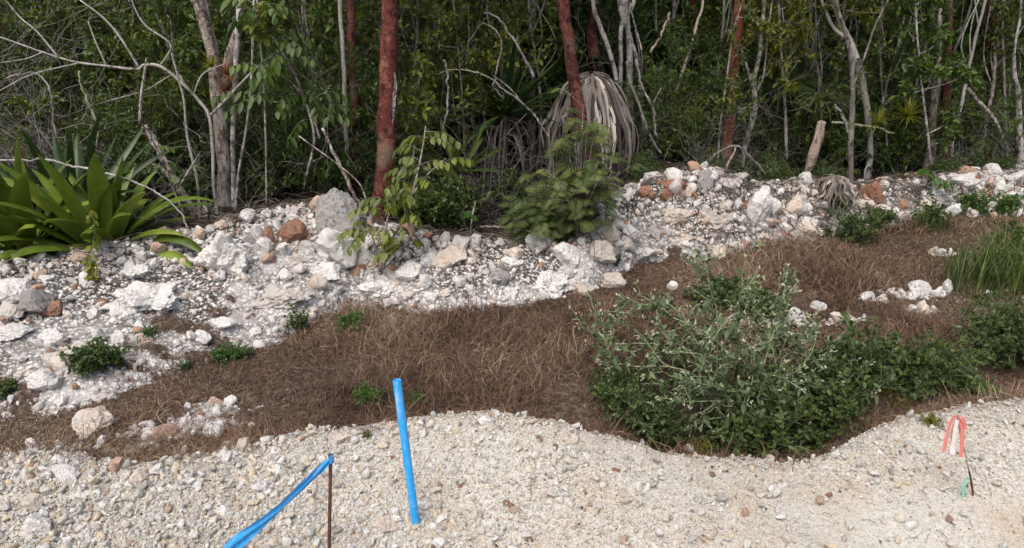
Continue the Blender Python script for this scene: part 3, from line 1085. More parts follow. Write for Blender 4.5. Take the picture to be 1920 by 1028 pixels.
# ------------------------------------------------------------------ plants
def grow(start, d, L, r, depth, out, kink=.25, nb=(2, 5), ratio=.6, up=.1, spread=.9, seg=6, tmin=.25):
    """recursive branching; out gets (points, radii, depth)"""
    d = nrm(d)
    pts = [A(start, float)]
    for s in range(seg):
        d = nrm(d + rng.normal(0, kink, 3) * .6 + A([0, 0, up]))
        pts.append(pts[-1] + d * L / seg)
    pts = A(pts)
    rad = np.linspace(r, r * .45, seg + 1)
    out.append((pts, rad, depth))
    if depth <= 0: return
    for b in range(random.randint(*nb)):
        t = random.uniform(tmin, .98) * seg
        i = min(int(t), seg - 1)
        p = pts[i] + (pts[i + 1] - pts[i]) * (t - i)
        dd = nrm(pts[i + 1] - pts[i])
        side = nrm(np.cross(dd, rng.normal(size=3)))
        nd_ = nrm(dd * random.uniform(.3, .9) + side * spread)
        grow(p, nd_, L * ratio * random.uniform(.7, 1.2), rad[i] * .6, depth - 1, out, kink, nb, ratio, up, spread, max(3, seg - 1), tmin)


def skel_mesh(mb, out, k=4, rmin=.0008):
    for pts, rad, dp in out:
        tube(mb, pts, np.maximum(rad, rmin), 6 if rad[0] > .008 else k, 0.0, cap=False)


def skel_leaves(mb, out, per, L, W, maxdepth=1, spread=1.0, droop=.15, up=.3, fold=.25, rn=(0, 1), shape=(.30, .70, .9, .75)):
    Ps, Ds = [], []
    for pts, rad, dp in out:
        if dp > maxdepth: continue
        n = max(1, int(per * np.linalg.norm(pts[-1] - pts[0]) * random.uniform(.7, 1.3)))
        t = rng.uniform(.12, 1, n) * (len(pts) - 1 - 1e-6)
        i = t.astype(int)
        p = pts[i] + (pts[i + 1] - pts[i]) * (t - i)[:, None]
        T = nrm(pts[i + 1] - pts[i])
        d = nrm(T * .5 + rdir(n) * spread + A([0, 0, up]))
        Ps.append(p)
        Ds.append(d)
    P, D = np.concatenate(Ps), np.concatenate(Ds)
    n = len(P)
    N = nrm(A([0, 0, 1.]) + rdir(n) * .7)
    Ls = L * rng.uniform(.55, 1.15, n)
    leaves(mb, P, D, N, Ls, Ls / L * W, fold, droop, rng.uniform(rn[0], rn[1], n), shape)
    return n


def shrub_meshes(H, spread, nst, per, L, W, depth=2, r=.008, kink=.3, up=.12, nb=(3, 5), lean=.5, droop=.15, ratio=.55, maxd=1, lmat='leaf_mid', smat='twig', shape=(.30, .70, .9, .75)):
    out = []
    for s in range(nst):
        a = random.uniform(0, 6.28)
        d = A([math.cos(a) * lean * random.uniform(.2, 1), math.sin(a) * lean * random.uniform(.2, 1), 1])
        b = A([math.cos(a) * spread * .12, math.sin(a) * spread * .12, -.03])
        grow(b, d, H * random.uniform(.6, 1), r * random.uniform(.6, 1), depth, out, kink, nb, ratio, up, .9)
    s_, f_ = MB(), MB()
    skel_mesh(s_, out, 3)
    skel_leaves(f_, out, per, L, W, maxd, droop=droop, shape=shape)
    return s_.mesh('stems', M[smat]), f_.mesh('foliage', M[lmat])


def plant(name, loc, meshes, label, cat='plant', group=None, rz=None, sc=1.0):
    e = empty(name, loc, random.uniform(0, 6.28) if rz is None else rz)
    e.scale = (sc, sc, sc)
    for nm, me in zip(('stems', 'foliage'), meshes):
        o = bpy.data.objects.new(nm, me)
        C.objects.link(o)
        o.parent = e
    tag(e, label, cat, group)
    return e


def copy_plant(src, loc, rz, sc, label):
    e = src.copy()
    C.objects.link(e)
    e.location = tuple(loc)
    e.rotation_euler = (0, 0, rz)
    e.scale = (sc, sc, sc)
    e['label'] = label
    for ch in list(src.children):
        c = ch.copy()
        C.objects.link(c)
        c.parent = e
    return e


# --- tall trees -----------------------------------------------------
def crown_mesh(nclump, per, rad, ht, lf, seed, mat='canopy'):
    global rng
    mb = MB()
    st = MB()
    for c in range(nclump):
        a = rng.uniform(0, 6.28)
        q = math.sqrt(rng.random()) * rad
        cz = rng.uniform(-.15, 1) * ht
        ctr = A([math.cos(a) * q, math.sin(a) * q, cz])
        tube(st, spline([A([0, 0, -ht * .25]), ctr * .5 + A([0, 0, .1]), ctr], 6), np.linspace(.02, .005, 6), 4, 0, cap=False)
        cr = rng.uniform(.25, .55)
        P = ctr + rng.normal(size=(per, 3)) * cr * A([.6, .6, .35])
        D = nrm(P - ctr + rdir(per) * .3 + A([0, 0, -.3]))
        leaves(mb, P, D, nrm(A([0, 0, 1.]) + rdir(per) * .6), rng.uniform(.6, 1.1, per) * lf, lf * .45, .2, .2)
    return st.mesh('limbs', M['grey_bark']), mb.mesh('crown', M[mat])


CROWNS = [crown_mesh(25, 78, 1.5, 1.1, .12, 1), crown_mesh(21, 84, 1.2, 1.3, .10, 2), crown_mesh(28, 68, 1.8, 1.0, .13, 3)]


def add_crown(root, top, k=None, sc=1.0, rz=None):
    st, cr = CROWNS[random.randrange(3) if k is None else k]
    rz = random.uniform(0, 6.28) if rz is None else rz
    lm = bpy.data.objects.new('limbs', st)
    C.objects.link(lm)
    lm.parent = root
    c = bpy.data.objects.new('crown', cr)
    C.objects.link(c)
    c.parent = root
    for o in (lm, c):
        o.location = tuple(top)
        o.rotation_euler = (0, 0, rz)
        o.scale = (sc,) * 3


def px_line(pts, Y, dep=None):
    """photo polyline (px,py,width px) -> world points and radii in the vertical plane at distance Y"""
    P, r = [], []
    for k, p in enumerate(pts):
        yy = Y + (dep[k] if dep else 0)
        q = atY(p[0], p[1], yy)
        P.append(q)
        r.append(p[2] * .5 / ppm(q))
    return A(P), A(r)


def tree(name, label, Y, line, bark, top=5.0, crown=True, branches=(), lump=.12, cat='tree', group=None, dep=None, sides=14, extend=True, flare=1.35, extra=None):
    P, r = px_line(line, Y, dep)          # given bottom to top
    base = A([P[0][0], P[0][1], gz(P[0][0], P[0][1])])
    root = empty(name, base)
    pts = list(P)
    rad = list(r)
    # carry the trunk down into the ground
    if P[0][2] > base[2]:
        pts.insert(0, A([P[0][0] - (P[1][0] - P[0][0]) * .1, P[0][1], base[2] - .05]))
        rad.insert(0, r[0] * flare)
    if extend and pts[-1][2] < top:
        d = nrm(pts[-1] - pts[-2])
        d = nrm(d * A([.5, .5, 1]))
        q = pts[-1] + d * (top - pts[-1][2]) * .5 + A([random.uniform(-.1, .1), random.uniform(-.1, .2), 0])
        pts.append(q)
        rad.append(rad[-1] * .85)
        q2 = q + nrm(d + rng.normal(0, .12, 3)) * (top - q[2])
        pts.append(q2)
        rad.append(rad[-1] * .5)
    W_ = spline(np.column_stack([pts, rad]), max(24, 10 * len(pts)))
    W_[:, 0] += .25 * W_[:, 3] * fbm(W_[:, 2] * 3.0, len(S.objects) * 1.7, 0, 3, 9) * 2
    mb = MB()
    tube(mb, W_[:, :3] - base, np.maximum(W_[:, 3], .002), sides, 0, lump=lump, seed=len(bpy.data.objects))
    for bl in branches:
        yy = Y + (bl[1] if isinstance(bl[1], (int, float)) else 0)
        bp, br = px_line(bl[0], yy)
        W2 = spline(np.column_stack([bp, br]), 5 * len(bp) + 4)
        tube(mb, W2[:, :3] - base, np.maximum(W2[:, 3], .0015), 7, 0, lump=lump * .5, seed=7)
    o = mb.build('trunk', M[bark], root)
    if crown: add_crown(root, pts[-1] - base - A([0, 0, .2]), sc=random.uniform(.85, 1.15))
    tag(root, label, cat, group)
    return root


tree('forked_tree', 'pale forked tree with reddish lower bark and air plants in its fork', 5.9,
     [(424, 402, 26), (420, 330, 24), (412, 240, 24), (404, 160, 26), (396, 100, 20), (384, 50, 20), (370, 0, 20), (362, -40, 18)], 'brown_bark',
     branches=[([(412, 150, 14), (404, 90, 12), (390, 40, 12), (385, 0, 11), (380, -60, 9)], .04),
               ([(420, 180, 14), (428, 120, 18), (436, 88, 17), (447, 50, 13), (458, 0, 14), (470, -60, 12)], 0)])
tree('slim_pale_tree', 'slim mottled pale tree touching the right side of the forked tree', 5.8,
     [(443, 408, 11), (438, 330, 9), (436, 250, 9), (441, 160, 10), (445, 80, 10), (449, 0, 10)], 'pale_bark', top=4)
tree('slender_sapling', 'slender pale sapling forking twice between forked tree and white thin trunk', 5.7,
     [(441, 395, 5), (448, 320, 5), (462, 240, 5), (472, 150, 5), (474, 60, 4), (476, 0, 4)], 'pale_bark', top=3, crown=False)
tree('curved_white_tree', 'thin white tree bending far left with bare spreading branches', 5.6,
     [(400, 345, 6), (399, 290, 7), (394, 222, 6), (372, 188, 6), (340, 155, 6), (300, 125, 6), (270, 122, 5), (255, 130, 5), (200, 124, 4), (140, 116, 4), (80, 98, 3), (0, 70, 3), (-60, 55, 2)],
     'white_bark', crown=False, extend=False, flare=1.0,
     branches=[([(395, 216, 6), (430, 180, 5), (468, 140, 4), (500, 110, 3)], 0), ([(260, 126, 5), (225, 70, 4), (195, 35, 4), (150, 0, 3)], 0),
               ([(300, 125, 4), (320, 85, 4), (275, 50, 4), (255, 20, 3), (240, -20, 2)], .05), ([(110, 108, 4), (70, 60, 3), (40, 35, 3), (10, 0, 2)], 0),
               ([(345, 155, 4), (330, 130, 3), (322, 100, 3)], -.05), ([(200, 124, 3), (180, 80, 3), (165, 40, 2)], .1), ([(150, 118, 3), (60, 140, 3), (0, 170, 2)], .1),
               ([(362, 180, 3), (380, 140, 3), (420, 120, 2)], .05), ([(322, 140, 3), (270, 170, 2), (200, 190, 2)], .05), ([(80, 98, 3), (50, 110, 2), (0, 118, 2)], 0)])
tree('white_sapling', 'thin white sapling standing left of the curved white tree', 5.5,
     [(374, 400, 5), (370, 340, 5), (352, 260, 5), (345, 190, 4), (335, 150, 4), (322, 100, 3)], 'white_bark', crown=False, extend=False)
tree('thin_white_tree', 'thin straight white trunk left of the two red trunks', 6.0,
     [(650, 380, 7), (652, 320, 8), (649, 250, 8), (646, 160, 8), (642, 80, 8), (637, 0, 8)], 'white_bark', top=4.5)
tree('slim_red_tree', 'slim dull red trunk between the thin white trunk and the thick red trunk', 6.3,
     [(668, 330, 16), (667, 280, 17), (665, 180, 16), (658, 80, 16), (656, 0, 16)], 'dark_red_bark', top=5)
tree('red_tree', 'thickest red peeling trunk with a pale scar on its right side', 5.6,
     [(712, 470, 22), (714, 400, 28), (717, 340, 32), (722, 250, 33), (727, 150, 33), (729, 60, 31), (730, 0, 30)], 'red_bark', top=5.5, lump=.1, sides=20)
tree('leaning_red_tree', 'dark red trunk curving in front of the dead leaf skirt', 6.3,
     [(1104, 290, 26), (1088, 240, 26), (1078, 160, 24), (1066, 70, 24), (1055, 0, 24)], 'dark_red_bark', top=5)
tree('orange_red_tree', 'orange red trunk rising behind the right end of the rubble heap', 7.1,
     [(1357, 345, 20), (1362, 290, 20), (1370, 200, 20), (1376, 100, 20), (1388, 0, 20)], 'orange_bark', top=5)
tree('dark_red_tree', 'dark red trunk behind the top of the dead leaf skirt', 8.2,
     [(1122, 260, 26), (1112, 150, 24), (1112, 60, 20), (1116, 0, 18)], 'dark_red_bark', top=5)
tree('fluted_pale_tree', 'pale fluted tree splitting into two legs right of the dead leaf skirt', 7.6,
     [(1178, 290, 12), (1182, 200, 12), (1180, 120, 12), (1178, 60, 10), (1174, 35, 18), (1170, 10, 20), (1170, -30, 20)], 'pale_bark', top=4.5,
     branches=[([(1162, 200, 7), (1164, 120, 8), (1164, 60, 8), (1170, 35, 9)], 0), ([(1178, 25, 9), (1188, 5, 8), (1194, -30, 7)], 0)])
tree('crooked_vine_tree', 'crooked pale stem twisting down left of the fluted pale tree', 7.5,
     [(1168, 270, 12), (1160, 200, 9), (1152, 130, 8), (1135, 75, 9), (1122, 40, 8), (1112, 0, 8)], 'pale_bark', top=4, crown=False)
tree('grey_leaning_tree', 'grey trunk in shade left of the leaning red trunk', 8.0,
     [(996, 200, 16), (997, 120, 15), (998, 50, 14), (1000, 0, 14)], 'grey_bark', top=5)
tree('leaning_pole', 'thin pale stem leaning right across the middle of the undergrowth', 7.4,
     [(1258, 215, 6), (1275, 150, 6), (1295, 90, 5), (1308, 40, 5), (1318, 0, 4)], 'dead_wood', top=3, crown=False)
tree('mauve_trunk', 'shaded mauve trunk between leaning pale stem and orange red trunk', 8.6,
     [(1283, 210, 12), (1285, 140, 12), (1292, 70, 12), (1300, 0, 12)], 'dark_red_bark', top=5)
tree('twisted_tree', 'twisted pale tree with several stems right of the orange red trunk', 7.5,
     [(1390, 330, 9), (1398, 270, 10), (1416, 200, 11), (1414, 150, 9), (1425, 90, 8), (1432, 0, 6)], 'pale_bark', top=3.5, crown=False,
     branches=[([(1412, 165, 7), (1398, 120, 6), (1385, 70, 5), (1392, 0, 4)], 0), ([(1420, 170, 6), (1432, 140, 4), (1440, 60, 4), (1448, 0, 3)], 0), ([(1422, 110, 4), (1440, 80, 3), (1450, 50, 3)], .05)])
tree('curved_grey_tree', 'smooth pale grey trunk curving up and left on the right side', 7.5,
     [(1632, 285, 11), (1628, 220, 13), (1616, 150, 14), (1600, 95, 14), (1580, 50, 10), (1565, 10, 9), (1556, -30, 8)], 'white_bark', top=4.5,
     branches=[([(1597, 78, 9), (1565, 55, 7), (1550, 25, 6), (1540, 0, 5)], 0)])
tree('brown_grey_tree', 'straight brown grey trunk in front of the curved pale grey trunk', 6.9,
     [(1594, 352, 11), (1596, 280, 10), (1599, 170, 10), (1592, 90, 9), (1578, 40, 8), (1568, 0, 7)], 'grey_bark', top=4.2,
     branches=[([(1600, 160, 5), (1625, 95, 4), (1640, 50, 4), (1665, 0, 3)], 0)])
tree('broken_stump', 'short broken pale stump leaning right with a splintered top', 7.2,
     [(1518, 322, 16), (1526, 290, 17), (1536, 255, 16), (1542, 228, 15)], 'dead_wood', crown=False, extend=False, lump=.2)
tree('dark_leaning_trunk', 'dim trunk leaning left behind the curved pale grey trunk', 9.5,
     [(1665, 210, 14), (1645, 175, 14), (1630, 145, 14), (1610, 100, 12)], 'grey_bark', crown=False, extend=True, top=4)
tree('grey_brown_tree', 'ridged grey brown trunk left of the reddish vine trunk on the right', 7.6,
     [(1738, 330, 22), (1746, 270, 16), (1750, 210, 14), (1757, 150, 12), (1760, 60, 10), (1766, 0, 8)], 'brown_bark', top=4.5)
tree('reddish_vine_tree', 'reddish trunk wrapped in vines right of the ridged grey brown trunk', 7.7,
     [(1774, 300, 14), (1772, 230, 18), (1776, 170, 16), (1780, 80, 10), (1782, 0, 8)], 'dark_red_bark', top=4.5)
tree('dark_red_bent_tree', 'dark red trunk with a bulging bend near the upper right corner', 8.2,
     [(1852, 280, 14), (1858, 220, 14), (1860, 150, 14), (1866, 80, 16), (1868, 55, 15), (1858, 30, 12), (1858, 0, 12)], 'dark_red_bark', top=5)
tree('blackish_tree', 'blackish trunk beside the bent dark red trunk', 9.0,
     [(1842, 110, 24), (1844, 60, 14), (1846, 0, 12)], 'dark_red_bark', top=5)
tree('right_pale_tree', 'pale crooked tree at the right edge of the forest', 7.8,
     [(1914, 315, 16), (1912, 240, 12), (1908, 170, 9), (1902, 140, 8), (1902, 90, 6), (1912, 40, 5), (1914, 0, 5)], 'pale_bark', top=4, crown=False)
tree('grey_background_tree', 'wide grey trunk in the dark at the upper left', 8.5,
     [(285, 200, 24), (284, 100, 22), (284, 0, 20)], 'grey_bark', top=5.5)
tree('whitish_background_tree', 'spotted white trunk high behind the thick red trunk', 8.5,
     [(826, 140, 8), (820, 60, 14), (812, 0, 14)], 'white_bark', top=5)


def scar():
    root = [o for o in S.objects if o.name == 'red_tree'][0]
    base = A(root.location)
    P, _ = px_line([(739, 135, 6), (741, 160, 8), (738, 190, 8), (737, 215, 5), (735, 232, 3)], 5.6 - .052)
    W_ = spline(P - base, 24)
    mb = MB()
    w_ = np.interp(np.linspace(0, 1, 24), [0, .15, .5, .8, 1], [.006, .026, .030, .018, .003]) * (1 + .3 * vnoise(np.arange(24) * .9, 0, 0, 4))
    ribbon(mb, W_, w_, A([1, .75, 0]), 0, -.12, 5)
    mb.build('bark_scar', M['pale_bark'], root)


scar()


def cluster_tree(name, label, Y, line, bark, lmat, clusters, L=.045, W=.026, dens=150):
    P, r = px_line(line, Y)
    base = A([P[0][0], P[0][1], gz(P[0][0], P[0][1])])
    root = empty(name, base)
    st, fm = MB(), MB()
    W_ = spline(np.column_stack([P, r]), 6 * len(P) + 4)
    tube(st, W_[:, :3] - base, np.maximum(W_[:, 3], .002), 8, 0, lump=.1)
    for cx, cy, rp in clusters:
        c = atY(cx, cy, Y + random.uniform(-.25, .15)) - base
        R_ = rp / ppm(c + base)
        # a limb to the clump, then twigs carrying the leaves
        k = int(np.argmin(np.linalg.norm(W_[:, :3] - base - (c - A([0, 0, R_])), axis=1)))
        k = min(k, len(W_) - 2)
        a0 = W_[k, :3] - base
        out = []
        tube(st, spline([a0, (a0 + c) / 2 + A([0, 0, -.03]), c], 8), np.linspace(.006, .003, 8), 5, 0, cap=False)
        for b in range(9):
            grow(c * .8 + a0 * .2, rdir(1)[0] + A([0, 0, .15]), R_ * random.uniform(.8, 1.25), .003, 1, out, .3, (2, 4), .55, .0, .9, 5)
        skel_mesh(st, out, 3, .0009)
        skel_leaves(fm, out, dens * .35, L * 1.25, W * 1.25, 1, spread=.8, droop=.2, up=.0)
    st.build('trunk', M[bark], root)
    fm.build('foliage', M[lmat], root)
    tag(root, label, 'sapling')
    return root


cluster_tree('sapling', 'yellow green leafed sapling with thin pale stem right of the twisted pale tree', 7.5, [(1475, 300, 6), (1472, 200, 6), (1465, 100, 5), (1460, 0, 4), (1460, -60, 3)], 'pale_bark', 'leaf_yellow',
             [(1440, 40, 26), (1485, 30, 30), (1500, 80, 26), (1460, 110, 24), (1515, 50, 20), (1480, 150, 22), (1440, 75, 20), (1500, -10, 26), (1450, -20, 26), (1400, 60, 18)])
cluster_tree('sapling', 'olive leafed sapling growing around the orange red trunk', 6.9, [(1345, 330, 4), (1350, 240, 4), (1362, 150, 4), (1375, 60, 3), (1390, 10, 3)], 'twig', 'leaf_olive',
             [(1345, 190, 22), (1375, 160, 18), (1385, 95, 16), (1400, 200, 20), (1330, 225, 20), (1410, 20, 20), (1365, 60, 14)], .035, .02)
cluster_tree('sapling', 'green leafy sapling in front of the ridged grey brown trunk', 7.3, [(1748, 330, 5), (1738, 240, 5), (1725, 130, 4), (1715, 0, 4)], 'pale_bark', 'leaf_mid',
             [(1700, 50, 30), (1745, 70, 28), (1780, 60, 26), (1710, 120, 28), (1755, 130, 24), (1690, 170, 24), (1800, 110, 24), (1800, 210, 20), (1790, 250, 18), (1700, 0, 26), (1760, 10, 26), (1830, 130, 18)], .055, .03)
cluster_tree('sapling', 'yellowish leafed sapling at the upper right corner', 7.9, [(1888, 300, 5), (1884, 180, 5), (1880, 60, 4), (1880, -20, 3)], 'twig', 'leaf_olive',
             [(1895, 30, 26), (1870, 60, 20), (1905, 90, 20), (1880, 5, 22), (1640, 5, 2)][:4], .05, .028)
cluster_tree('sapling', 'yellow green twiggy sapling hanging over the curved pale grey trunk', 7.6, [(1665, 290, 4), (1655, 180, 4), (1650, 60, 4), (1660, -40, 3)], 'twig', 'leaf_olive',
             [(1660, 10, 24), (1690, 20, 20), (1640, 40, 18), (1615, -5, 20), (1720, -5, 22), (1540, 5, 20), (1650, 70, 14)], .04, .022)
cluster_tree('sapling', 'green sapling with small dense leaves behind the white thin trunk', 6.6, [(620, 380, 5), (612, 260, 5), (605, 120, 4), (600, 0, 4)], 'grey_bark', 'leaf_mid',
             [(600, 40, 30), (625, 110, 28), (590, 150, 26), (615, 190, 24), (570, 90, 26), (690, 60, 22), (685, 180, 20), (600, -10, 30), (690, 0, 20)], .045, .028)
cluster_tree('sapling', 'yellow green small-leaved sapling left of the hooked white twig', 6.7, [(872, 300, 4), (868, 200, 4), (860, 100, 4), (850, 0, 3)], 'grey_bark', 'leaf_olive',
             [(830, 30, 28), (880, 90, 26), (845, 110, 26), (910, 120, 22), (800, 70, 22), (870, 30, 22), (910, 170, 18), (790, 20, 22)], .035, .022)
cluster_tree('sapling', 'sapling with reddish yellow young leaves right of the thick red trunk', 5.9, [(770, 400, 4), (775, 300, 4), (782, 200, 4), (788, 120, 3)], 'twig', 'leaf_olive',
             [(782, 115, 18), (800, 150, 22), (775, 170, 22), (815, 190, 20), (765, 210, 20), (790, 240, 22)], .05, .026)
cluster_tree('sapling', 'green leafed sapling in shade at the upper left behind the bare tangle', 6.6, [(90, 300, 5), (95, 180, 5), (100, 80, 4), (105, 0, 4)], 'grey_bark', 'leaf_mid',
             [(30, 40, 26), (110, 20, 26), (80, 110, 24), (180, 70, 26), (230, 90, 26), (210, 140, 22), (20, 130, 22), (150, 10, 24), (250, 40, 24)], .04, .024)
cluster_tree('sapling', 'leafy green sapling between the curved white tree and the forked tree', 6.5, [(340, 400, 5), (330, 250, 5), (325, 120, 4), (320, 0, 4)], 'grey_bark', 'leaf_mid',
             [(300, 60, 26), (340, 30, 24), (270, 170, 26), (330, 200, 24), (210, 200, 24), (380, 240, 20), (355, 90, 22), (300, 0, 24), (240, 250, 22)], .045, .026)
cluster_tree('sapling', 'olive sapling low behind the strap-leaved plants', 6.1, [(60, 340, 4), (70, 250, 4), (80, 180, 3)], 'grey_bark', 'leaf_olive',
             [(40, 200, 24), (100, 190, 22), (130, 240, 22), (20, 250, 22), (180, 250, 20), (90, 130, 18)], .04, .024)
cluster_tree('sapling', 'green sapling low in the gap right of the forked tree', 6.6, [(520, 380, 4), (525, 300, 4), (530, 220, 3)], 'grey_bark', 'leaf_mid',
             [(500, 230, 24), (550, 260, 24), (520, 310, 22), (580, 330, 22), (490, 300, 20), (620, 290, 20)], .045, .026)
cluster_tree('sapling', 'dark leafed sapling right of the leaning red trunk top', 8.2, [(1225, 300, 5), (1228, 180, 5), (1230, 60, 4), (1230, -10, 4)], 'grey_bark', 'leaf_mid',
             [(1225, 20, 26), (1260, 50, 24), (1200, 90, 22), (1240, 120, 22), (1340, 60, 22), (1330, 10, 22), (1215, 160, 20)], .05, .028)
cluster_tree('sapling', 'olive sapling hanging over the broken stump', 7.6, [(1530, 300, 4), (1535, 240, 4), (1540, 190, 3)], 'twig', 'leaf_olive',
             [(1525, 185, 22), (1555, 190, 20), (1540, 215, 16), (1500, 200, 18), (1570, 175, 14)], .035, .02)
cluster_tree('sapling', 'leafy olive spray high beside the right fork of the pale forked tree', 5.4, [(500, 390, 4), (498, 250, 4), (492, 120, 4), (480, 20, 3)], 'twig', 'leaf_olive',
             [(480, 40, 20), (500, 60, 18), (470, 15, 18), (505, 20, 16)], .065, .034, 110)


# fallen and leaning branches
def branch(label, Y, line, bark='log', name='fallen_branch', lump=.1, dep=None, twigs=(), cat='branch'):
    P, r = px_line(line, Y, dep)
    W_ = spline(np.column_stack([P, r]), 9 * len(P) + 4)
    W_[:, :3] += np.cumsum(rng.normal(0, .0035, (len(W_), 3)), axis=0)
    W_[:, 3] *= rng.uniform(.85, 1.2, len(W_))
    mb = MB()
    b0 = P[0].copy()
    b0[2] = gz(b0[0], b0[1])
    tube(mb, W_[:, :3], np.maximum(W_[:, 3], .0015), 9, 0, lump=lump, seed=3)
    for tw in twigs:
        P2, r2 = px_line(tw, Y)
        W2 = spline(np.column_stack([P2, r2]), 5 * len(P2) + 2)
        tube(mb, W2[:, :3], np.maximum(W2[:, 3], .001), 5, 0)
    o = mb.build(name, M[bark], origin=b0)
    tag(o, label, cat)
    return o


branch('grey fallen log lying along the forest edge right of the rubble heap', 6.75, [(1415, 354, 5), (1450, 351, 6), (1500, 349, 6), (1540, 347, 7)])
branch('weathered grey branch lying below the knobbly pink rock', 5.95, [(1455, 405, 9), (1470, 415, 12), (1495, 425, 11), (1530, 423, 8), (1560, 428, 5)])
branch('thin arching dead twig over the right end of the rubble heap', 6.6, [(1330, 300, 3), (1360, 275, 4), (1395, 272, 4), (1415, 290, 4), (1432, 315, 3), (1446, 348, 3)], 'twig')
branch('short forked pink twig leaning beside the orange red trunk', 6.5, [(1352, 335, 4), (1362, 312, 4), (1376, 280, 4)], 'dead_wood')
branch('long pale twig arching over the strap-leaved plants at the left', 4.6, [(-20, 301, 4), (60, 301, 4), (120, 301, 4), (190, 312, 4), (250, 332, 4), (300, 350, 3), (345, 385, 3), (362, 415, 3)], 'white_bark')
branch('leaning mottled dead trunk left of the forked tree', 5.6, [(368, 405, 14), (345, 365, 15), (315, 310, 14), (290, 270, 14), (262, 232, 12)], 'brown_bark',
       twigs=[[(262, 232, 7), (265, 180, 6), (272, 130, 6), (276, 108, 5)]])
branch('greenish curved liana hanging left of the leaning dead trunk', 5.7, [(170, 300, 4), (178, 250, 4), (165, 200, 4), (152, 160, 4), (150, 130, 3)], 'green_twig', name='liana', cat='vine')
branch('thin arched liana above the strap-leaved plants', 5.4, [(112, 300, 4), (104, 240, 4), (102, 180, 4), (80, 145, 3), (40, 138, 3), (0, 160, 3)], 'twig', name='liana', cat='vine')
branch('pale bare twig reaching down left in front of the dead leaf skirt', 6.0, [(1030, 260, 4), (1012, 232, 4), (985, 200, 4), (945, 175, 3), (900, 142, 3), (850, 138, 2), (810, 152, 2)], 'twig', twigs=[[(985, 200, 3), (955, 165, 3), (925, 142, 2)]])
branch('bent white twig hooked above the dark yucca', 6.1, [(942, 183, 3), (925, 165, 3), (930, 150, 3), (938, 105, 3), (940, 70, 3), (925, 42, 3), (905, 35, 2), (880, 70, 2)], 'twig')
branch('long pale stick slanting from upper middle toward the dead leaf skirt', 6.6, [(1000, 145, 6), (985, 105, 5), (960, 60, 5), (940, 35, 4), (915, 22, 3)], 'twig')
branch('thin vertical twig beside the bright strap-leaved plant at the centre', 5.9, [(832, 245, 3), (846, 200, 4), (848, 150, 4), (842, 112, 3)], 'twig')
branch('leaning pale pole on the far right between two dark trunks', 7.6, [(1895, 285, 4), (1870, 240, 5), (1850, 215, 7), (1830, 190, 7), (1812, 165, 6)], 'log')
branch('long leaning dead branch crossing from upper centre to the fern bush', 6.9, [(1240, 290, 5), (1215, 240, 5), (1190, 175, 5), (1172, 120, 5)], 'twig', lump=.05)
branch('forked bare white branch right of the dead leaf skirt', 6.8, [(1232, 255, 5), (1222, 200, 5), (1200, 165, 4), (1185, 130, 3)], 'twig', twigs=[[(1222, 200, 4), (1232, 180, 3), (1240, 165, 2)]])
branch('pale stick poking up through the shrubs in the middle', 7.1, [(1220, 100, 5), (1235, 70, 5), (1245, 45, 4), (1252, 25, 4)], 'dead_wood')
branch('thin horizontal stick among the shrubs right of the broken stump', 7.3, [(1560, 228, 5), (1600, 232, 5), (1650, 237, 4), (1680, 243, 3)], 'green_twig')
branch('short white stick right of the broken stump', 7.2, [(1590, 248, 4), (1580, 225, 5), (1568, 205, 5), (1562, 195, 3)], 'white_bark')
branch('curly dead twig arch at the foot of the brown grey trunk', 6.6, [(1610, 362, 3), (1630, 345, 4), (1660, 340, 4), (1680, 342, 3)], 'twig', twigs=[[(1622, 345, 3), (1622, 320, 3), (1635, 300, 2)]])
branch('grey curved dead root lying on the bank behind the leafy sprout', 4.95, [(730, 430, 5), (760, 440, 6), (785, 462, 6), (830, 466, 4)], 'log')
branch('two brown stems leaning out of the bank left of the thick red trunk', 5.0, [(695, 430, 7), (670, 380, 7), (640, 320, 6), (600, 240, 5)], 'brown_bark', twigs=[[(700, 430, 5), (685, 370, 4), (660, 330, 3), (560, 255, 3)]])
branch('thin brown stick lying on dark ground left of the domed boulder', 5.1, [(900, 425, 3), (940, 428, 4), (980, 432, 4), (1005, 418, 3)], 'log')
branch('fallen grey stick in the debris at the right edge', 7.3, [(1840, 335, 3), (1870, 328, 4), (1905, 322, 4)], 'log')


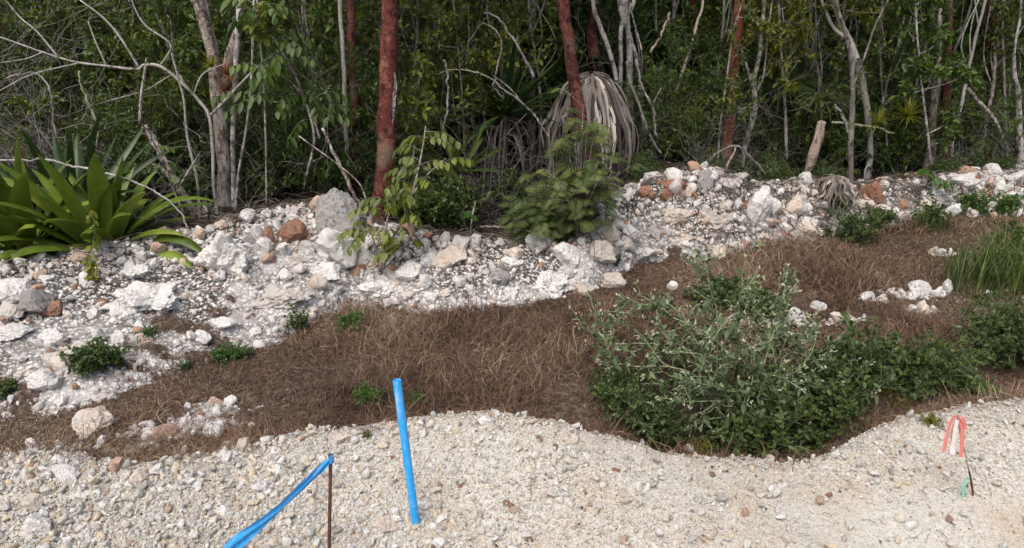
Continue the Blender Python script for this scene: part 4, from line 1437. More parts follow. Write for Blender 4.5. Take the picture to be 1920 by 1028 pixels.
# --- strap-leaved rosettes ------------------------------------------
def rosette(name, loc, n, L, Wd, mat, label, elev=(.1, 1.45), droop=1.0, curl=.15, dry=0, dead_mat='dry_strap', cat='plant', stalk=0, seed=0, kk=.1):
    e = empty(name, loc)
    mb = MB()
    r_ = np.random.default_rng(seed + 5)
    for i in range(n):
        az = i * 2.39996 + r_.uniform(-.3, .3)
        u = i / max(1, n - 1)
        el = elev[1] - (elev[1] - elev[0]) * u ** .8 + r_.uniform(-.12, .12)
        ll = L * r_.uniform(.75, 1.1) * (.88 + .08 * u)
        h = A([math.cos(az), math.sin(az), 0])
        m = 12
        pts = [A([0, 0, stalk]) + h * .02]
        bend = droop * r_.uniform(.5, 1.3) * (.5 + u)
        for s in range(m):
            t = (s + .5) / m
            ee = el - bend * t ** 2.2 * 1.8
            tw = curl * math.sin(s * .9 + i)
            hh = nrm(h + A([-h[1], h[0], 0]) * tw)
            pts.append(pts[-1] + (hh * math.cos(ee) + A([0, 0, 1]) * math.sin(ee)) * ll / m)
        t = np.linspace(0, 1, m + 1)
        wd = Wd * r_.uniform(.8, 1.1) * (np.interp(t, [0, .12, .45, .7, .88, .96, 1], [.60, .58, 1, .92, .55, .22, .02]))
        side = A([-h[1], h[0], r_.uniform(-.25, .25)])
        ribbon(mb, A(pts), wd, side, r_.uniform(0, .9) if r_.random() > .0 else 1.0, .22, 5)
    mb.build('leaves', M[mat], e)
    if dry:
        md = MB()
        for i in range(dry):
            az = r_.uniform(0, 6.28)
            h = A([math.cos(az), math.sin(az), 0])
            l2 = (stalk + .1) * r_.uniform(.7, 1.1)
            p0 = A([0, 0, stalk * r_.uniform(.75, 1)])
            pts = spline([p0, p0 + h * l2 * .25 + A([0, 0, -.02]), p0 + h * l2 * .4 + A([0, 0, -l2 * .5]), p0 + h * l2 * r_.uniform(.3, .5) + A([0, 0, -l2])], 8)
            pts = pts + r_.normal(0, .008, pts.shape)
            ribbon(md, pts, np.linspace(Wd * .5, Wd * .15, 8), A([-h[1], h[0], .2]), r_.uniform(0, .8), .3, 3)
        tube(md, A([[0, 0, -.05], [0, 0, stalk * .5], [0, 0, stalk]]), [.05, .045, .05], 10, .1)
        md.build('dead_leaves', M[dead_mat], e)
    tag(e, label, cat)
    return e


def G_(px, py, Y=None):
    if Y is None: return ground_at(px, py)
    p = atY(px, py, Y)
    return A([p[0], p[1], gz(p[0], p[1])])


rosette('strap_leaf_plant', G_(195, 462, 4.55), 44, .88, .13, 'strap', 'large light green strap-leaved plant spilling over the left bank', seed=1, droop=.62, elev=(.35, 1.45))
rosette('strap_leaf_plant', G_(40, 470, 4.5), 32, .88, .125, 'strap', 'light green strap-leaved plant cut by the left edge of the photo', seed=2, droop=.62, elev=(.35, 1.45))
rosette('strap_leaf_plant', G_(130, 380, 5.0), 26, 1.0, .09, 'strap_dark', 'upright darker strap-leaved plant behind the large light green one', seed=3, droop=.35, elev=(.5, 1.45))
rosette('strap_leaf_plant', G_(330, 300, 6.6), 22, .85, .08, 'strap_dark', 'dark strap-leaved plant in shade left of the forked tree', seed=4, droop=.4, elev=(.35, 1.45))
rosette('strap_leaf_plant', G_(862, 330, 6.1), 14, .50, .07, 'strap_mid', 'small rosette on a shaggy stalk right of the thick red trunk', seed=5, droop=.3, elev=(.15, 1.2), dry=26, stalk=.40, dead_mat='dry_dark')
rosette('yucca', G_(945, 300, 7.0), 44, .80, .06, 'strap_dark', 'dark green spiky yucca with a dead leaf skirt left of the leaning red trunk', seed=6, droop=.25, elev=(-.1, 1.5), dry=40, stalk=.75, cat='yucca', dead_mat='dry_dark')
rosette('spiky_rosette', G_(1688, 330, 7.0), 26, .20, .03, 'strap_dark', 'small spiky rosette low in the shade by the right trunks', seed=7, droop=.3, elev=(.0, 1.4))


def air_plant(px, py, Y, n, L, mat, label, wd=.014, elev=(-.6, 1.4)):
    p = atY(px, py, Y)
    e = empty('bromeliad', p)
    mb = MB()
    for i in range(n):
        az = random.uniform(0, 6.28)
        el = random.uniform(*elev)
        h = A([math.cos(az), math.sin(az), 0])
        pts = [A([0, 0, 0.])]
        for s in range(6):
            ee = el - .8 * (s / 6) ** 2
            pts.append(pts[-1] + (h * math.cos(ee) + A([0, 0, 1]) * math.sin(ee)) * L * random.uniform(.8, 1.1) / 6)
        ribbon(mb, A(pts), np.linspace(wd, .001, 7), A([-h[1], h[0], 0]), random.random(), .2, 3)
    mb.build('leaves', M[mat], e)
    tag(e, label, 'bromeliad')


air_plant(425, 138, 5.75, 60, .13, 'leaf_red', 'reddish brown bromeliad in the fork of the pale forked tree')
air_plant(420, 170, 5.75, 40, .11, 'leaf_red', 'lower reddish bromeliad on the trunk of the forked tree')
air_plant(396, 122, 5.78, 16, .11, 'leaf_yellow', 'yellow green bromeliad left of the tree fork', .03)
air_plant(1648, 232, 7.1, 46, .17, 'leaf_yellow', 'yellow green spiky tuft left of the ridged grey brown trunk', .022, (-.5, 1.5))
air_plant(1700, 218, 7.0, 56, .21, 'leaf_yellow', 'larger yellow green spiky tuft touching the ridged grey brown trunk', .024, (-.5, 1.5))
air_plant(392, 402, 5.3, 50, .16, 'dry_strap', 'dried pinkish grass-like tuft at the foot of the forked tree', .012, (-.3, 1.4))


# --- dead leaf skirt and bundle ---------------------------------------
def skirt(name, top, base_z, w_top, w_bot, n, label, mat='dry_strap', wd=.032, cat='dead plant'):
    loc = A([top[0], top[1], base_z])
    e = empty(name, loc)
    H = top[2] - base_z
    mb = MB()
    for i in range(n):
        az = random.uniform(0, 6.28)
        h = A([math.cos(az), math.sin(az), 0])
        q = math.sqrt(random.random())
        rt = w_top * random.uniform(.2, 1)
        rb = w_bot * random.uniform(.80, 1.08)
        zt = H * (1 - .10 * (rt / w_top) ** 2) * random.uniform(.92, 1.0)
        ln = random.uniform(.55, 1.0)
        ctrl = [h * rt * .4 + A([0, 0, zt]), h * (rt + rb) * .42 + A([0, 0, zt - H * .06]), h * rb * .85 + A([0, 0, zt - H * .30]), h * rb + A([0, 0, zt - H * .60 * ln]), h * rb * random.uniform(.85, 1.05) + A([0, 0, zt - H * .97 * ln])]
        P = spline(ctrl, 14)
        P = P + np.cumsum(rng.normal(0, .011, P.shape), axis=0) * A([1, 1, .3])
        tw = np.linspace(0, random.uniform(-1.5, 1.5), 14)
        side = A([-h[1], h[0], 0])[None] * np.cos(tw)[:, None] + h[None] * np.sin(tw)[:, None]
        ribbon(mb, P, np.interp(np.linspace(0, 1, 14), [0, .5, 1], [wd * .5, wd, wd * .35]) * random.uniform(.5, 1.2), side, np.clip(random.gauss(.42, .26), 0, 1), .4, 3)
    mb.build('hanging_leaves', M[mat], e)
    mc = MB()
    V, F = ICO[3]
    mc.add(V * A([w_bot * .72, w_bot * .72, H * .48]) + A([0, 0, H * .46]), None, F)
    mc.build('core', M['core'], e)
    tag(e, label, cat)


tp = atY(1108, 132, 6.9)
skirt('dead_palm_skirt', tp, gz(tp[0], tp[1]) + .0, .17, .39, 210, 'tall mound of hanging dead grey leaves behind the leaning red trunk', wd=.040)
tp = ground_at(1568, 404)
tp = tp + A([0, .12, .33])
skirt('dead_leaf_bundle', tp, tp[2] - .36, .12, .145, 80, 'low dome of dried curled leaves left of the brown grey trunk', wd=.034)


# --- broadleaf shrubs and saplings -----------------------------------
def sprout(px, py, Y, stems, label, lmat='leaf_mid', L=.075, W=.036, name='leafy_sprout', bark='brown_bark', frond=.26, nleaf=8, per=2.2, hang=.9, group=None):
    """stems as photo polylines carrying pinnate, drooping leaf sprays"""
    base = G_(px, py, Y)
    e = empty(name, base)
    sm, fm = MB(), MB()
    for st in stems:
        line, off = st
        P, r = px_line(line, Y + off)
        P = P + np.linspace(0, 1, len(P))[:, None] * A([0, random.uniform(-.12, .12), 0])
        W_ = spline(np.column_stack([P, r]), 6 * len(P))
        tube(sm, W_[:, :3] - base, np.maximum(W_[:, 3], .0015), 6, 0, lump=.08)
        ln = np.linalg.norm(np.diff(W_[:, :3], axis=0), axis=1).sum()
        nf = int(ln * per * 10)
        for f in range(nf):
            i = int(random.uniform(.25, .999) * (len(W_) - 1))
            a = random.uniform(0, 6.28)
            d = A([math.cos(a), math.sin(a), random.uniform(-.1, .5)])
            p0 = W_[i, :3] - base
            fl = frond * random.uniform(.5, 1.1)
            fp = spline([p0, p0 + d * fl * .5, p0 + d * fl * .9 + A([0, 0, -fl * .25])], 7)
            tube(sm, fp, np.linspace(.0018, .0008, 7), 3, 0, cap=False)
            t = np.linspace(.25, 1, nleaf) * 5.99
            ii = t.astype(int)
            q = fp[ii] + (fp[ii + 1] - fp[ii]) * (t - ii)[:, None]
            T = nrm(fp[ii + 1] - fp[ii])
            sd_ = nrm(np.cross(T, A([0, 0, 1.])))
            sg = np.where(np.arange(nleaf) % 2 == 0, 1, -1)[:, None]
            D = nrm(sd_ * sg * .7 + T * .45 + A([0, 0, -hang]) + rdir(nleaf) * .2)
            N = nrm(np.cross(D, T) * sg + rdir(nleaf) * .3)
            leaves(fm, q, D, N, L * rng.uniform(.7, 1.15, nleaf), W * rng.uniform(.8, 1.1, nleaf), .2, .1, np.full(nleaf, random.random()) * .7 + rng.random(nleaf) * .3, (.3, .68, 1.0, .85))
    sm.build('stems', M[bark], e)
    fm.build('foliage', M[lmat], e)
    tag(e, label, 'shrub', group)
    return e


sprout(715, 512, 4.55, [([(712, 515, 6), (716, 470, 6), (722, 430, 5), (730, 395, 4), (752, 360, 3)], 0), ([(718, 510, 5), (735, 450, 5), (760, 400, 4), (778, 340, 4), (790, 280, 3), (795, 240, 2)], .05),
                        ([(708, 500, 5), (700, 450, 4), (690, 420, 3)], 0), ([(770, 370, 4), (800, 330, 3), (835, 300, 3)], .05), ([(722, 500, 4), (750, 470, 3), (775, 455, 2)], -.1)],
       'green sprout with drooping paired leaves growing from the bank before the thick red trunk', 'leaf_olive', per=2.0, L=.070, W=.036, frond=.24)
sprout(560, 300, 5.9, [([(575, 330, 5), (590, 250, 5), (560, 150, 5), (530, 90, 4), (500, 40, 4), (490, 0, 3)], -.4), ([(600, 260, 4), (575, 190, 4), (540, 150, 3), (500, 130, 3)], -.4), ([(590, 240, 3), (600, 190, 3), (620, 160, 2)], -.4),
                       ([(560, 180, 3), (520, 190, 3), (490, 180, 2)], -.4)],
       'tall shrub with hanging green leaves between forked tree and thin white trunk', 'leaf_mid', name='drooping_shrub', per=2.0, L=.085, W=.038, frond=.32)
sprout(320, 400, 5.3, [([(345, 400, 4), (325, 350, 4), (310, 300, 3), (285, 250, 3), (275, 230, 2)], 0), ([(330, 360, 3), (350, 320, 3), (365, 290, 2)], 0), ([(320, 340, 3), (300, 320, 3), (270, 310, 2)], 0)],
       'leafy climber on the leaning dead trunk beside the strap-leaved plant', 'leaf_mid', name='climbing_shrub', per=1.1, L=.05, W=.03, frond=.18)
sprout(880, 430, 5.2, [([(882, 440, 4), (885, 410, 4), (890, 385, 3)], 0), ([(880, 440, 3), (870, 410, 3), (865, 390, 2)], 0)],
       'small light green seedling left of the grey tangle at the centre', 'leaf_bright', name='seedling', per=.9, L=.055, W=.028, frond=.13)
sprout(1755, 340, 6.5, [([(1755, 352, 4), (1755, 335, 4), (1752, 322, 3)], 0), ([(1755, 345, 3), (1735, 330, 3), (1728, 325, 2)], 0), ([(1757, 345, 3), (1775, 330, 2)], 0)],
       'young bright yellow green plant beside the big smooth white slab', 'leaf_bright', name='seedling', per=1.6, L=.085, W=.032, frond=.17)

# pinnate fern-like bush
def fern_bush(px, py, Y, H, n, label, spread=.36, sc_leaf=1.0):
    base = G_(px, py, Y)
    e = empty('fern_leaved_bush', base)
    sm, fm = MB(), MB()
    for i in range(n):
        a = random.uniform(0, 6.28)
        q = random.random()
        top = H * (1 - .62 * q ** .8) * random.uniform(.75, 1)
        stem = spline([A([0, 0, -.02]), A([math.cos(a) * spread * q * .4, math.sin(a) * spread * q * .4, top * .5]), A([math.cos(a) * spread * q, math.sin(a) * spread * q, top])], 10)
        tube(sm, stem, np.linspace(.006, .002, 10), 5, 0)
        for f in range(8):
            i0 = random.randint(2, 9)
            p0 = stem[i0]
            a2 = random.uniform(0, 6.28)
            d = A([math.cos(a2), math.sin(a2), random.uniform(.0, .9)])
            fl = random.uniform(.16, .30) * sc_leaf
            fp = spline([p0, p0 + d * fl * .55, p0 + d * fl * .85 + A([0, 0, -fl * .30])], 10)
            tube(sm, fp, np.linspace(.0016, .0006, 10), 3, 0, cap=False)
            m = 26
            t = np.linspace(.12, 1, m) * 8.99
            ii = t.astype(int)
            q_ = fp[ii] + (fp[ii + 1] - fp[ii]) * (t - ii)[:, None]
            T = nrm(fp[ii + 1] - fp[ii])
            sd_ = nrm(np.cross(T, A([0, 0, 1.]) + rng.normal(0, .15, 3)))
            sg = np.where(np.arange(m) % 2 == 0, 1, -1)[:, None]
            D = nrm(sd_ * sg + T * .35 + A([0, 0, -.25]))
            ln = np.sin(np.linspace(.35, 3.0, m)) * .055 * sc_leaf + .01
            leaves(fm, q_, D, nrm(np.cross(D, T) * sg), ln, ln * .17 + .001, .15, .1, np.clip(random.random() * .75 + rng.random(m) * .25, 0, 1))
    sm.build('stems', M['brown_bark'], e)
    fm.build('foliage', M['leaf_fern'], e)
    tag(e, label, 'shrub')
    return e


fern_bush(1085, 462, 5.0, 1.0, 26, 'loose bush of feathery fern-like leaves in front of the dead leaf skirt')
fern_bush(1020, 460, 5.05, .40, 18, 'lower feathery bush joined to the left of the fern-leaved bush', .22)

# thatch palms: fan leaves on long stalks
def fan_palm(px, py, Y, n, H, fan, label, mat='leaf_palm', seg=26):
    base = G_(px, py, Y)
    e = empty('fan_palm', base)
    sm, fm = MB(), MB()
    for i in range(n):
        a = i * 2.4 + random.uniform(-.3, .3)
        d = A([math.cos(a), math.sin(a), 0])
        h = H * random.uniform(.6, 1)
        out = random.uniform(.25, .7)
        c = d * out + A([0, 0, h])
        tube(sm, spline([A([0, 0, -.05]), d * out * .4 + A([0, 0, h * .7]), c], 8), np.linspace(.008, .004, 8), 5, 0)
        D0 = nrm(d * .8 + A([0, 0, random.uniform(-.5, .6)]))
        sdv = nrm(np.cross(D0, A([0, 0, 1.])))
        N0 = np.cross(sdv, D0)
        for s in range(seg):
            th = (s / (seg - 1) - .5) * 4.6
            dd = nrm(D0 * math.cos(th) + sdv * math.sin(th) + N0 * .1)
            L_ = fan * (.72 + .28 * math.cos(th * .6)) * random.uniform(.9, 1.05)
            pts = spline([c, c + dd * L_ * .6, c + dd * L_ + A([0, 0, -L_ * random.uniform(.1, .35)])], 6)
            ribbon(fm, pts, A([.008, .022, .022, .016, .008, .001]) * fan / .4, np.cross(dd, N0), random.random(), .25, 3)
    sm.build('stalks', M['green_twig'], e)
    fm.build('fans', M[mat], e)
    tag(e, label, 'palm')
    return e


fan_palm(1300, 230, 8.0, 11, 1.25, .50, 'shaded fan palm between the leaning pale stem and orange red trunk')
fan_palm(1220, 250, 8.6, 9, 1.0, .50, 'fan palm in deep shade right of the fluted pale tree')
fan_palm(1470, 250, 8.3, 10, 1.0, .48, 'fan palm in shade right of the twisted pale tree')
fan_palm(1020, 250, 8.4, 9, 1.5, .50, 'dark fan palm left of the leaning red trunk')
fan_palm(940, 200, 8.8, 8, 1.3, .45, 'dim fan palm behind the spiky yucca')

# meshes shared by the undergrowth
SH = {
    'small': shrub_meshes(1.3, .6, 9, 60, .040, .022, 3, .009, lmat='leaf_dark', nb=(3, 5)),
    'olive': shrub_meshes(1.5, .7, 8, 55, .048, .026, 3, .010, lmat='leaf_olive', nb=(3, 5)),
    'mid': shrub_meshes(1.4, .7, 9, 50, .055, .028, 3, .009, lmat='leaf_mid', nb=(3, 5)),
    'broad': shrub_meshes(1.2, .7, 8, 45, .085, .038, 2, .009, lmat='leaf_dark', nb=(4, 7), maxd=2, droop=.3),
    'yellow': shrub_meshes(1.4, .6, 6, 45, .050, .028, 3, .009, lmat='leaf_yellow', nb=(3, 4)),
    'low': shrub_meshes(.6, .6, 14, 90, .045, .028, 2, .006, lmat='leaf_mid', nb=(4, 6), maxd=2, lean=1.1),
}
BARE = []
for k in range(4):
    out = []
    for s in range(7):
        a = random.uniform(0, 6.28)
        grow(A([math.cos(a) * .1, math.sin(a) * .1, -.05]), A([math.cos(a) * random.uniform(.2, 1.1), math.sin(a) * random.uniform(.2, 1.1), 1]), random.uniform(.9, 1.7), random.uniform(.004, .008), 3, out, .5, (2, 3), .6, .02, .9, 8)
    mb = MB()
    skel_mesh(mb, out, 3, .0012)
    BARE.append(mb.mesh('twigs', M['twig']))


def bare(px, py, Y, k, sc, label, group=None, rz=None):
    e = empty('bare_shrub', G_(px, py, Y), random.uniform(0, 6.28) if rz is None else rz)
    e.scale = (sc,) * 3
    o = bpy.data.objects.new('twigs', BARE[k])
    C.objects.link(o)
    o.parent = e
    tag(e, label, 'shrub', group)


US = [  # px, Y, kind, scale, label
    (40, 6.6, 'small', 1.20, 'dark small-leaved shrub above the strap-leaved plants at the left edge'),
    (130, 7.0, 'small', 1.35, 'dark small-leaved shrub under the tip of the curved white tree'),
    (240, 7.2, 'olive', 1.20, 'olive shrub in front of the wide grey trunk at the upper left'),
    (330, 7.6, 'olive', 1.20, 'olive shrub behind the white sapling'),
    (510, 7.6, 'olive', 1.15, 'olive shrub behind the slender pale sapling'),
    (590, 7.4, 'mid', 1.15, 'green shrub directly left of the thin straight white trunk'),
    (690, 7.8, 'mid', 1.10, 'green shrub seen between the slim and the thick red trunks'),
    (770, 7.4, 'olive', 1.20, 'olive shrub right behind the thick red trunk'),
    (860, 7.4, 'yellow', 1.05, 'yellow green small-leaved shrub above the small bright rosette'),
    (920, 8.0, 'olive', 1.20, 'olive shrub above the spiky yucca'),
    (1035, 8.4, 'broad', 1.20, 'dark broad-leaved shrub left of the dead leaf skirt'),
    (1200, 8.6, 'small', 1.10, 'dark shrub at the right side of the fluted pale tree'),
    (1255, 7.2, 'low', 0.80, 'low green shrub above the rust red clods of the heap'),
    (1290, 7.1, 'yellow', 0.40, 'small yellowish sapling standing just behind the heap top'),
    (1335, 8.8, 'olive', 1.00, 'olive shrub left of the orange red trunk'),
    (1400, 7.9, 'olive', 0.45, 'olive shrub at the foot of the twisted pale tree'),
    (1450, 8.3, 'mid', 0.85, 'green shrub left of the broken stump'),
    (1500, 7.9, 'broad', 0.55, 'dark glossy shrub around the foot of the broken stump'),
    (1560, 7.9, 'broad', 0.70, 'dark glossy shrub left of the brown grey trunk'),
    (1490, 9.0, 'yellow', 1.50, 'tall yellow green sapling right of the twisted pale tree'),
    (1430, 9.4, 'yellow', 1.50, 'tall yellow green sapling behind the orange red trunk'),
    (1660, 7.9, 'low', 1.00, 'low green shrub between the curved grey and ridged brown trunks'),
    (1700, 8.6, 'mid', 0.90, 'green shrub behind the larger yellow green tuft'),
    (1730, 9.2, 'mid', 1.50, 'green sapling crown above the ridged grey brown trunk'),
    (1800, 8.9, 'mid', 1.10, 'green shrub right of the reddish vine trunk'),
    (1830, 9.4, 'olive', 1.20, 'olive shrub left of the bent dark red trunk'),
    (1890, 9.2, 'yellow', 1.30, 'yellow green shrub behind the crooked tree at the right edge'),
    (1600, 9.6, 'small', 1.50, 'tall dark shrub behind the curved pale grey trunk'),
    (1530, 9.8, 'small', 1.50, 'tall dark shrub above the broken stump'),
    (1150, 9.6, 'mid', 1.40, 'green shrub above the dead leaf skirt'),
    (640, 8.8, 'small', 1.50, 'tall dark shrub behind the thin straight white trunk'),
    (440, 8.4, 'small', 1.40, 'tall dark shrub behind the forked tree'),
    (800, 8.8, 'small', 1.50, 'tall dark shrub behind the spotted white trunk'),
]
for px, Y, kd, sc, lb in US:
    p = G_(px, 300, Y)
    plant('undergrowth_shrub', p, SH[kd], lb, 'shrub', 'leafy shrubs of the undergrowth', sc=sc)
# further unnamed shrubs deeper in
protos = [plant('undergrowth_shrub', G_(500, 100, 9.8), SH['small'], 'dim leafy shrub deep between the trunks', 'shrub', 'dim shrubs deep in the forest', sc=1.5)]
for k in range(46):
    Y = random.uniform(9.7, 13.0)
    xx = random.uniform(-.78, .82) * Y
    kd = random.choice(['small', 'olive', 'mid', 'small', 'mid'])
    plant('undergrowth_shrub', A([xx, Y, gz(xx, Y)]), SH[kd], 'dim leafy shrub deep between the trunks', 'shrub', 'dim shrubs deep in the forest', sc=random.uniform(1.3, 1.9))

for a in [(60, 300, 5.7, 2, 1.15, 'bare twiggy shrub reaching up behind the first strap-leaved plants'), (190, 300, 5.9, 1, 1.05, 'bare twiggy shrub under the long limb of the curved white tree'),
          (110, 300, 5.9, 0, 1.1, 'dense grey bare twig tangle in the upper left corner'), (30, 300, 6.0, 1, .8, 'bare twiggy shrub behind the left edge strap-leaved plant'),
          (230, 300, 6.4, 2, .9, 'bare grey shrub between leaning dead trunk and upper left tangle'), (190, 300, 6.9, 3, 1.0, 'second bare tangle in front of the wide grey trunk'),
          (490, 300, 6.2, 3, .9, 'bare twigs right of the slender sapling'), (620, 300, 5.9, 1, .8, 'bare arching twigs at the foot of the thin straight white trunk'),
          (900, 300, 6.6, 0, .95, 'bare twigs above the small bright rosette'), (1240, 300, 7.8, 2, .95, 'bare branching shrub right of the dead leaf skirt'),
          (1210, 300, 7.4, 0, .6, 'thin bare twigs at the left end of the rubble heap'), (1320, 300, 7.9, 1, .8, 'bare twigs left of the orange red trunk'),
          (1450, 300, 8.3, 3, 1.0, 'bare forking stems right of the twisted pale tree'), (1550, 300, 8.2, 2, .8, 'bare twigs above the broken stump'),
          (1640, 300, 7.7, 0, .4, 'bare twigs beside the foot of the curved grey trunk'), (1690, 300, 8.8, 1, 1.2, 'bare branches over the yellow green tufts'),
          (1860, 300, 7.9, 3, .6, 'dry tangled twigs at the foot of the bent dark red trunk'), (1800, 300, 8.8, 2, 1.1, 'bare branches between the vine trunk and the bent trunk'),
          (1900, 300, 7.9, 1, .7, 'bare twigs at the right edge of the forest'), (740, 300, 6.3, 2, .9, 'bare twigs right behind the thick red trunk'),
          (350, 300, 6.9, 3, .8, 'bare twigs around the white sapling')]:
    bare(*a)


for px, Y, kd, sc, lb in [(235, 6.0, 'mid', .62, 'green shrub filling the gap under the leaning mottled dead trunk'), (300, 6.3, 'olive', .7, 'olive shrub between the leaning dead trunk and the white sapling'),
                          (470, 6.3, 'mid', .62, 'green shrub at the right foot of the slim mottled pale tree'), (530, 6.5, 'small', .75, 'dark shrub low between forked tree and thin white trunk'),
                          (585, 6.2, 'mid', .60, 'green shrub low at the left of the thin white trunk foot'), (625, 6.7, 'olive', .7, 'olive shrub low behind the thin white trunk foot'),
                          (690, 6.5, 'mid', .62, 'green shrub low between the slim and thick red trunk feet'), (765, 6.6, 'olive', .5, 'olive shrub low right of the thick red trunk foot'),
                          (820, 7.4, 'small', .8, 'dark shrub low behind the small rosette on its stalk'),
                          (1215, 7.3, 'mid', .6, 'green shrub low at the right rim of the dead leaf skirt'),
                          (1320, 7.6, 'mid', .6, 'green shrub low left of the orange red trunk foot'), (1640, 7.8, 'broad', .6, 'dark shrub low at the foot of the curved pale grey trunk'),
                          (1810, 8.1, 'mid', .7, 'green shrub low left of the bent dark red trunk foot'), (1700, 7.7, 'olive', .55, 'olive shrub low left of the ridged grey brown trunk foot')]:
    plant('undergrowth_shrub', G_(px, 300, Y), SH[kd], lb, 'shrub', 'leafy shrubs of the undergrowth', sc=sc)
SH['floor'] = shrub_meshes(.5, .5, 12, 80, .05, .026, 2, .005, lmat='leaf_dark', nb=(3, 5), maxd=2, lean=1.2)
for k in range(44):
    x = random.uniform(-3.6, 4.8)
    y = float(np.interp(x, TOP[0], TOP[1])) + random.uniform(.45, 1.5)
    if x < -1.35: y += .5
    if x > .5 and k % 2: continue
    plant('floor_shrub', A([x, y, gz(x, y)]), SH['floor'], 'low dim leafy shrub on the forest floor just behind the bank', 'shrub', 'low shrubs on the forest floor', sc=random.uniform(.45, .85) * (1 if x < .5 else .6))
for k in range(16):
    x = random.uniform(-3.6, 4.8)
    y = float(np.interp(x, TOP[0], TOP[1])) + random.uniform(.4, 1.3)
    e = empty('twig_tangle', A([x, y, gz(x, y) + .02]), random.uniform(0, 6.28))
    e.scale = (.42, .42, random.uniform(.25, .4))
    o = bpy.data.objects.new('twigs', BARE[k % 4])
    C.objects.link(o)
    o.parent = e
    tag(e, 'tangle of dead grey twigs on the forest floor behind the bank', 'twigs', 'dead twig tangles on the forest floor')


def slender_stems():
    protos = []
    for k in range(4):
        root = empty('slender_tree', (0, 0, 0))
        P = spline(A([[0, 0, -.1], [random.uniform(-.12, .12), 0, .8], [random.uniform(-.25, .25), .05, 1.7], [random.uniform(-.3, .3), 0, 3.4]]), 26)
        P[:, :2] += np.cumsum(rng.normal(0, .007, (26, 2)), axis=0)
        mb = MB()
        tube(mb, P, np.linspace(.022, .011, 26), 8, 0, lump=.14, seed=k)
        for b in range(3):
            i = random.randint(7, 15)
            q = spline([P[i], P[i] + A([random.uniform(-.2, .2), .05, .35]), P[i] + A([random.uniform(-.4, .4), .05, 1.0])], 9)
            tube(mb, q, np.linspace(.009, .004, 9), 5, 0, cap=False)
        mb.build('trunk', M[['pale_bark', 'grey_bark', 'white_bark', 'pale_bark'][k]], root)
        protos.append(root)
    spots = [(1212, 7.6), (1250, 8.3), (1345, 8.0), (1460, 7.9), (1502, 8.4), (1552, 7.8), (1568, 8.6), (1660, 8.2), (1715, 7.9), (1790, 8.1), (1822, 7.7), (1880, 8.0), (1897, 8.7),
             (925, 7.6), (1010, 7.8), (560, 7.1), (680, 7.3), (800, 7.2), (345, 7.0), (215, 7.2), (60, 7.0)]
    for i, (px, Y) in enumerate(spots):
        k = i % 4
        if i < 4: e = protos[k]
        else:
            e = protos[k].copy()
            C.objects.link(e)
            for ch in list(protos[k].children):
                c = ch.copy()
                C.objects.link(c)
                c.parent = e
        e.location = tuple(G_(px, 100, Y))
        e.rotation_euler = (random.uniform(-.06, .06), random.uniform(-.12, .12), random.uniform(0, 6.28))
        e.scale = (random.uniform(.7, 1.2),) * 2 + (1,)
        tag(e, 'slender bare pale stem among the shrubs of the forest edge', 'tree', 'slender pale stems at the forest edge')


slender_stems()


# deep background trees
def back_trees():
    protos = []
    for k, bk in enumerate(('grey_bark', 'pale_bark', 'dark_red_bark')):
        root = empty('background_tree', (0, 0, 0))
        P = spline(A([[0, 0, -.1], [.06, 0, 1.2], [-.05, .05, 2.6], [.1, 0, 5.2]]), 20)
        mb = MB()
        tube(mb, P, np.linspace(.065, .03, 20), 9, 0, lump=.12, seed=k)
        mb.build('trunk', M[bk], root)
        add_crown(root, A([.1, 0, 5.0]), k, 1.25)
        protos.append(root)
    lab = ['dim grey trunk far back in the forest', 'dim pale trunk far back in the forest', 'dim reddish trunk far back in the forest']
    n = 0
    for i in range(34):
        k = i % 3
        Y = random.uniform(8.8, 15)
        x = random.uniform(-.85, .9) * Y
        if i < 3: e = protos[k]
        else:
            e = protos[k].copy()
            C.objects.link(e)
            for ch in list(protos[k].children):
                c = ch.copy()
                C.objects.link(c)
                c.parent = e
        e.location = (x, Y, gz(x, Y))
        e.rotation_euler = (random.uniform(-.08, .08), random.uniform(-.08, .08), random.uniform(0, 6.28))
        s = random.uniform(.7, 1.2)
        e.scale = (s, s, 1)
        tag(e, lab[k], 'tree', 'trees far back in the forest')


back_trees()


def far_forest():
    """the wood behind: leaf clumps through a deep volume"""
    mb = MB()
    nc = 6200
    Y = 10.5 + 9 * rng.random(nc) ** 1.3
    X = rng.uniform(-1.0, 1.05, nc) * Y
    Zb = hf(X, Y)
    Zc = Zb + rng.uniform(0, 4.6, nc)
    per = 44
    Cn = np.stack([X, Y, Zc], -1)
    P = (Cn[:, None] + rng.normal(size=(nc, per, 3)) * A([.26, .26, .16])).reshape(-1, 3)
    n = len(P)
    D = nrm(rdir(n) + A([0, 0, -.4]))
    N = nrm(rdir(n) * .8 + A([0, -.3, 1.]))
    tone = np.repeat(np.clip(rng.normal(.36, .24, nc), 0, 1), per)
    s = rng.uniform(.055, .125, n) * np.interp(P[:, 1], [10, 19], [.9, 1.5])
    leaves(mb, P, D, N, s, s * .5, .2, .1, np.clip(tone + rng.normal(0, .12, n), 0, 1))
    o = mb.build('far_forest', M['leaf_mid'])
    tag(o, 'dense dark green wood closing the view behind the trunks', 'forest', kind='stuff')


far_forest()


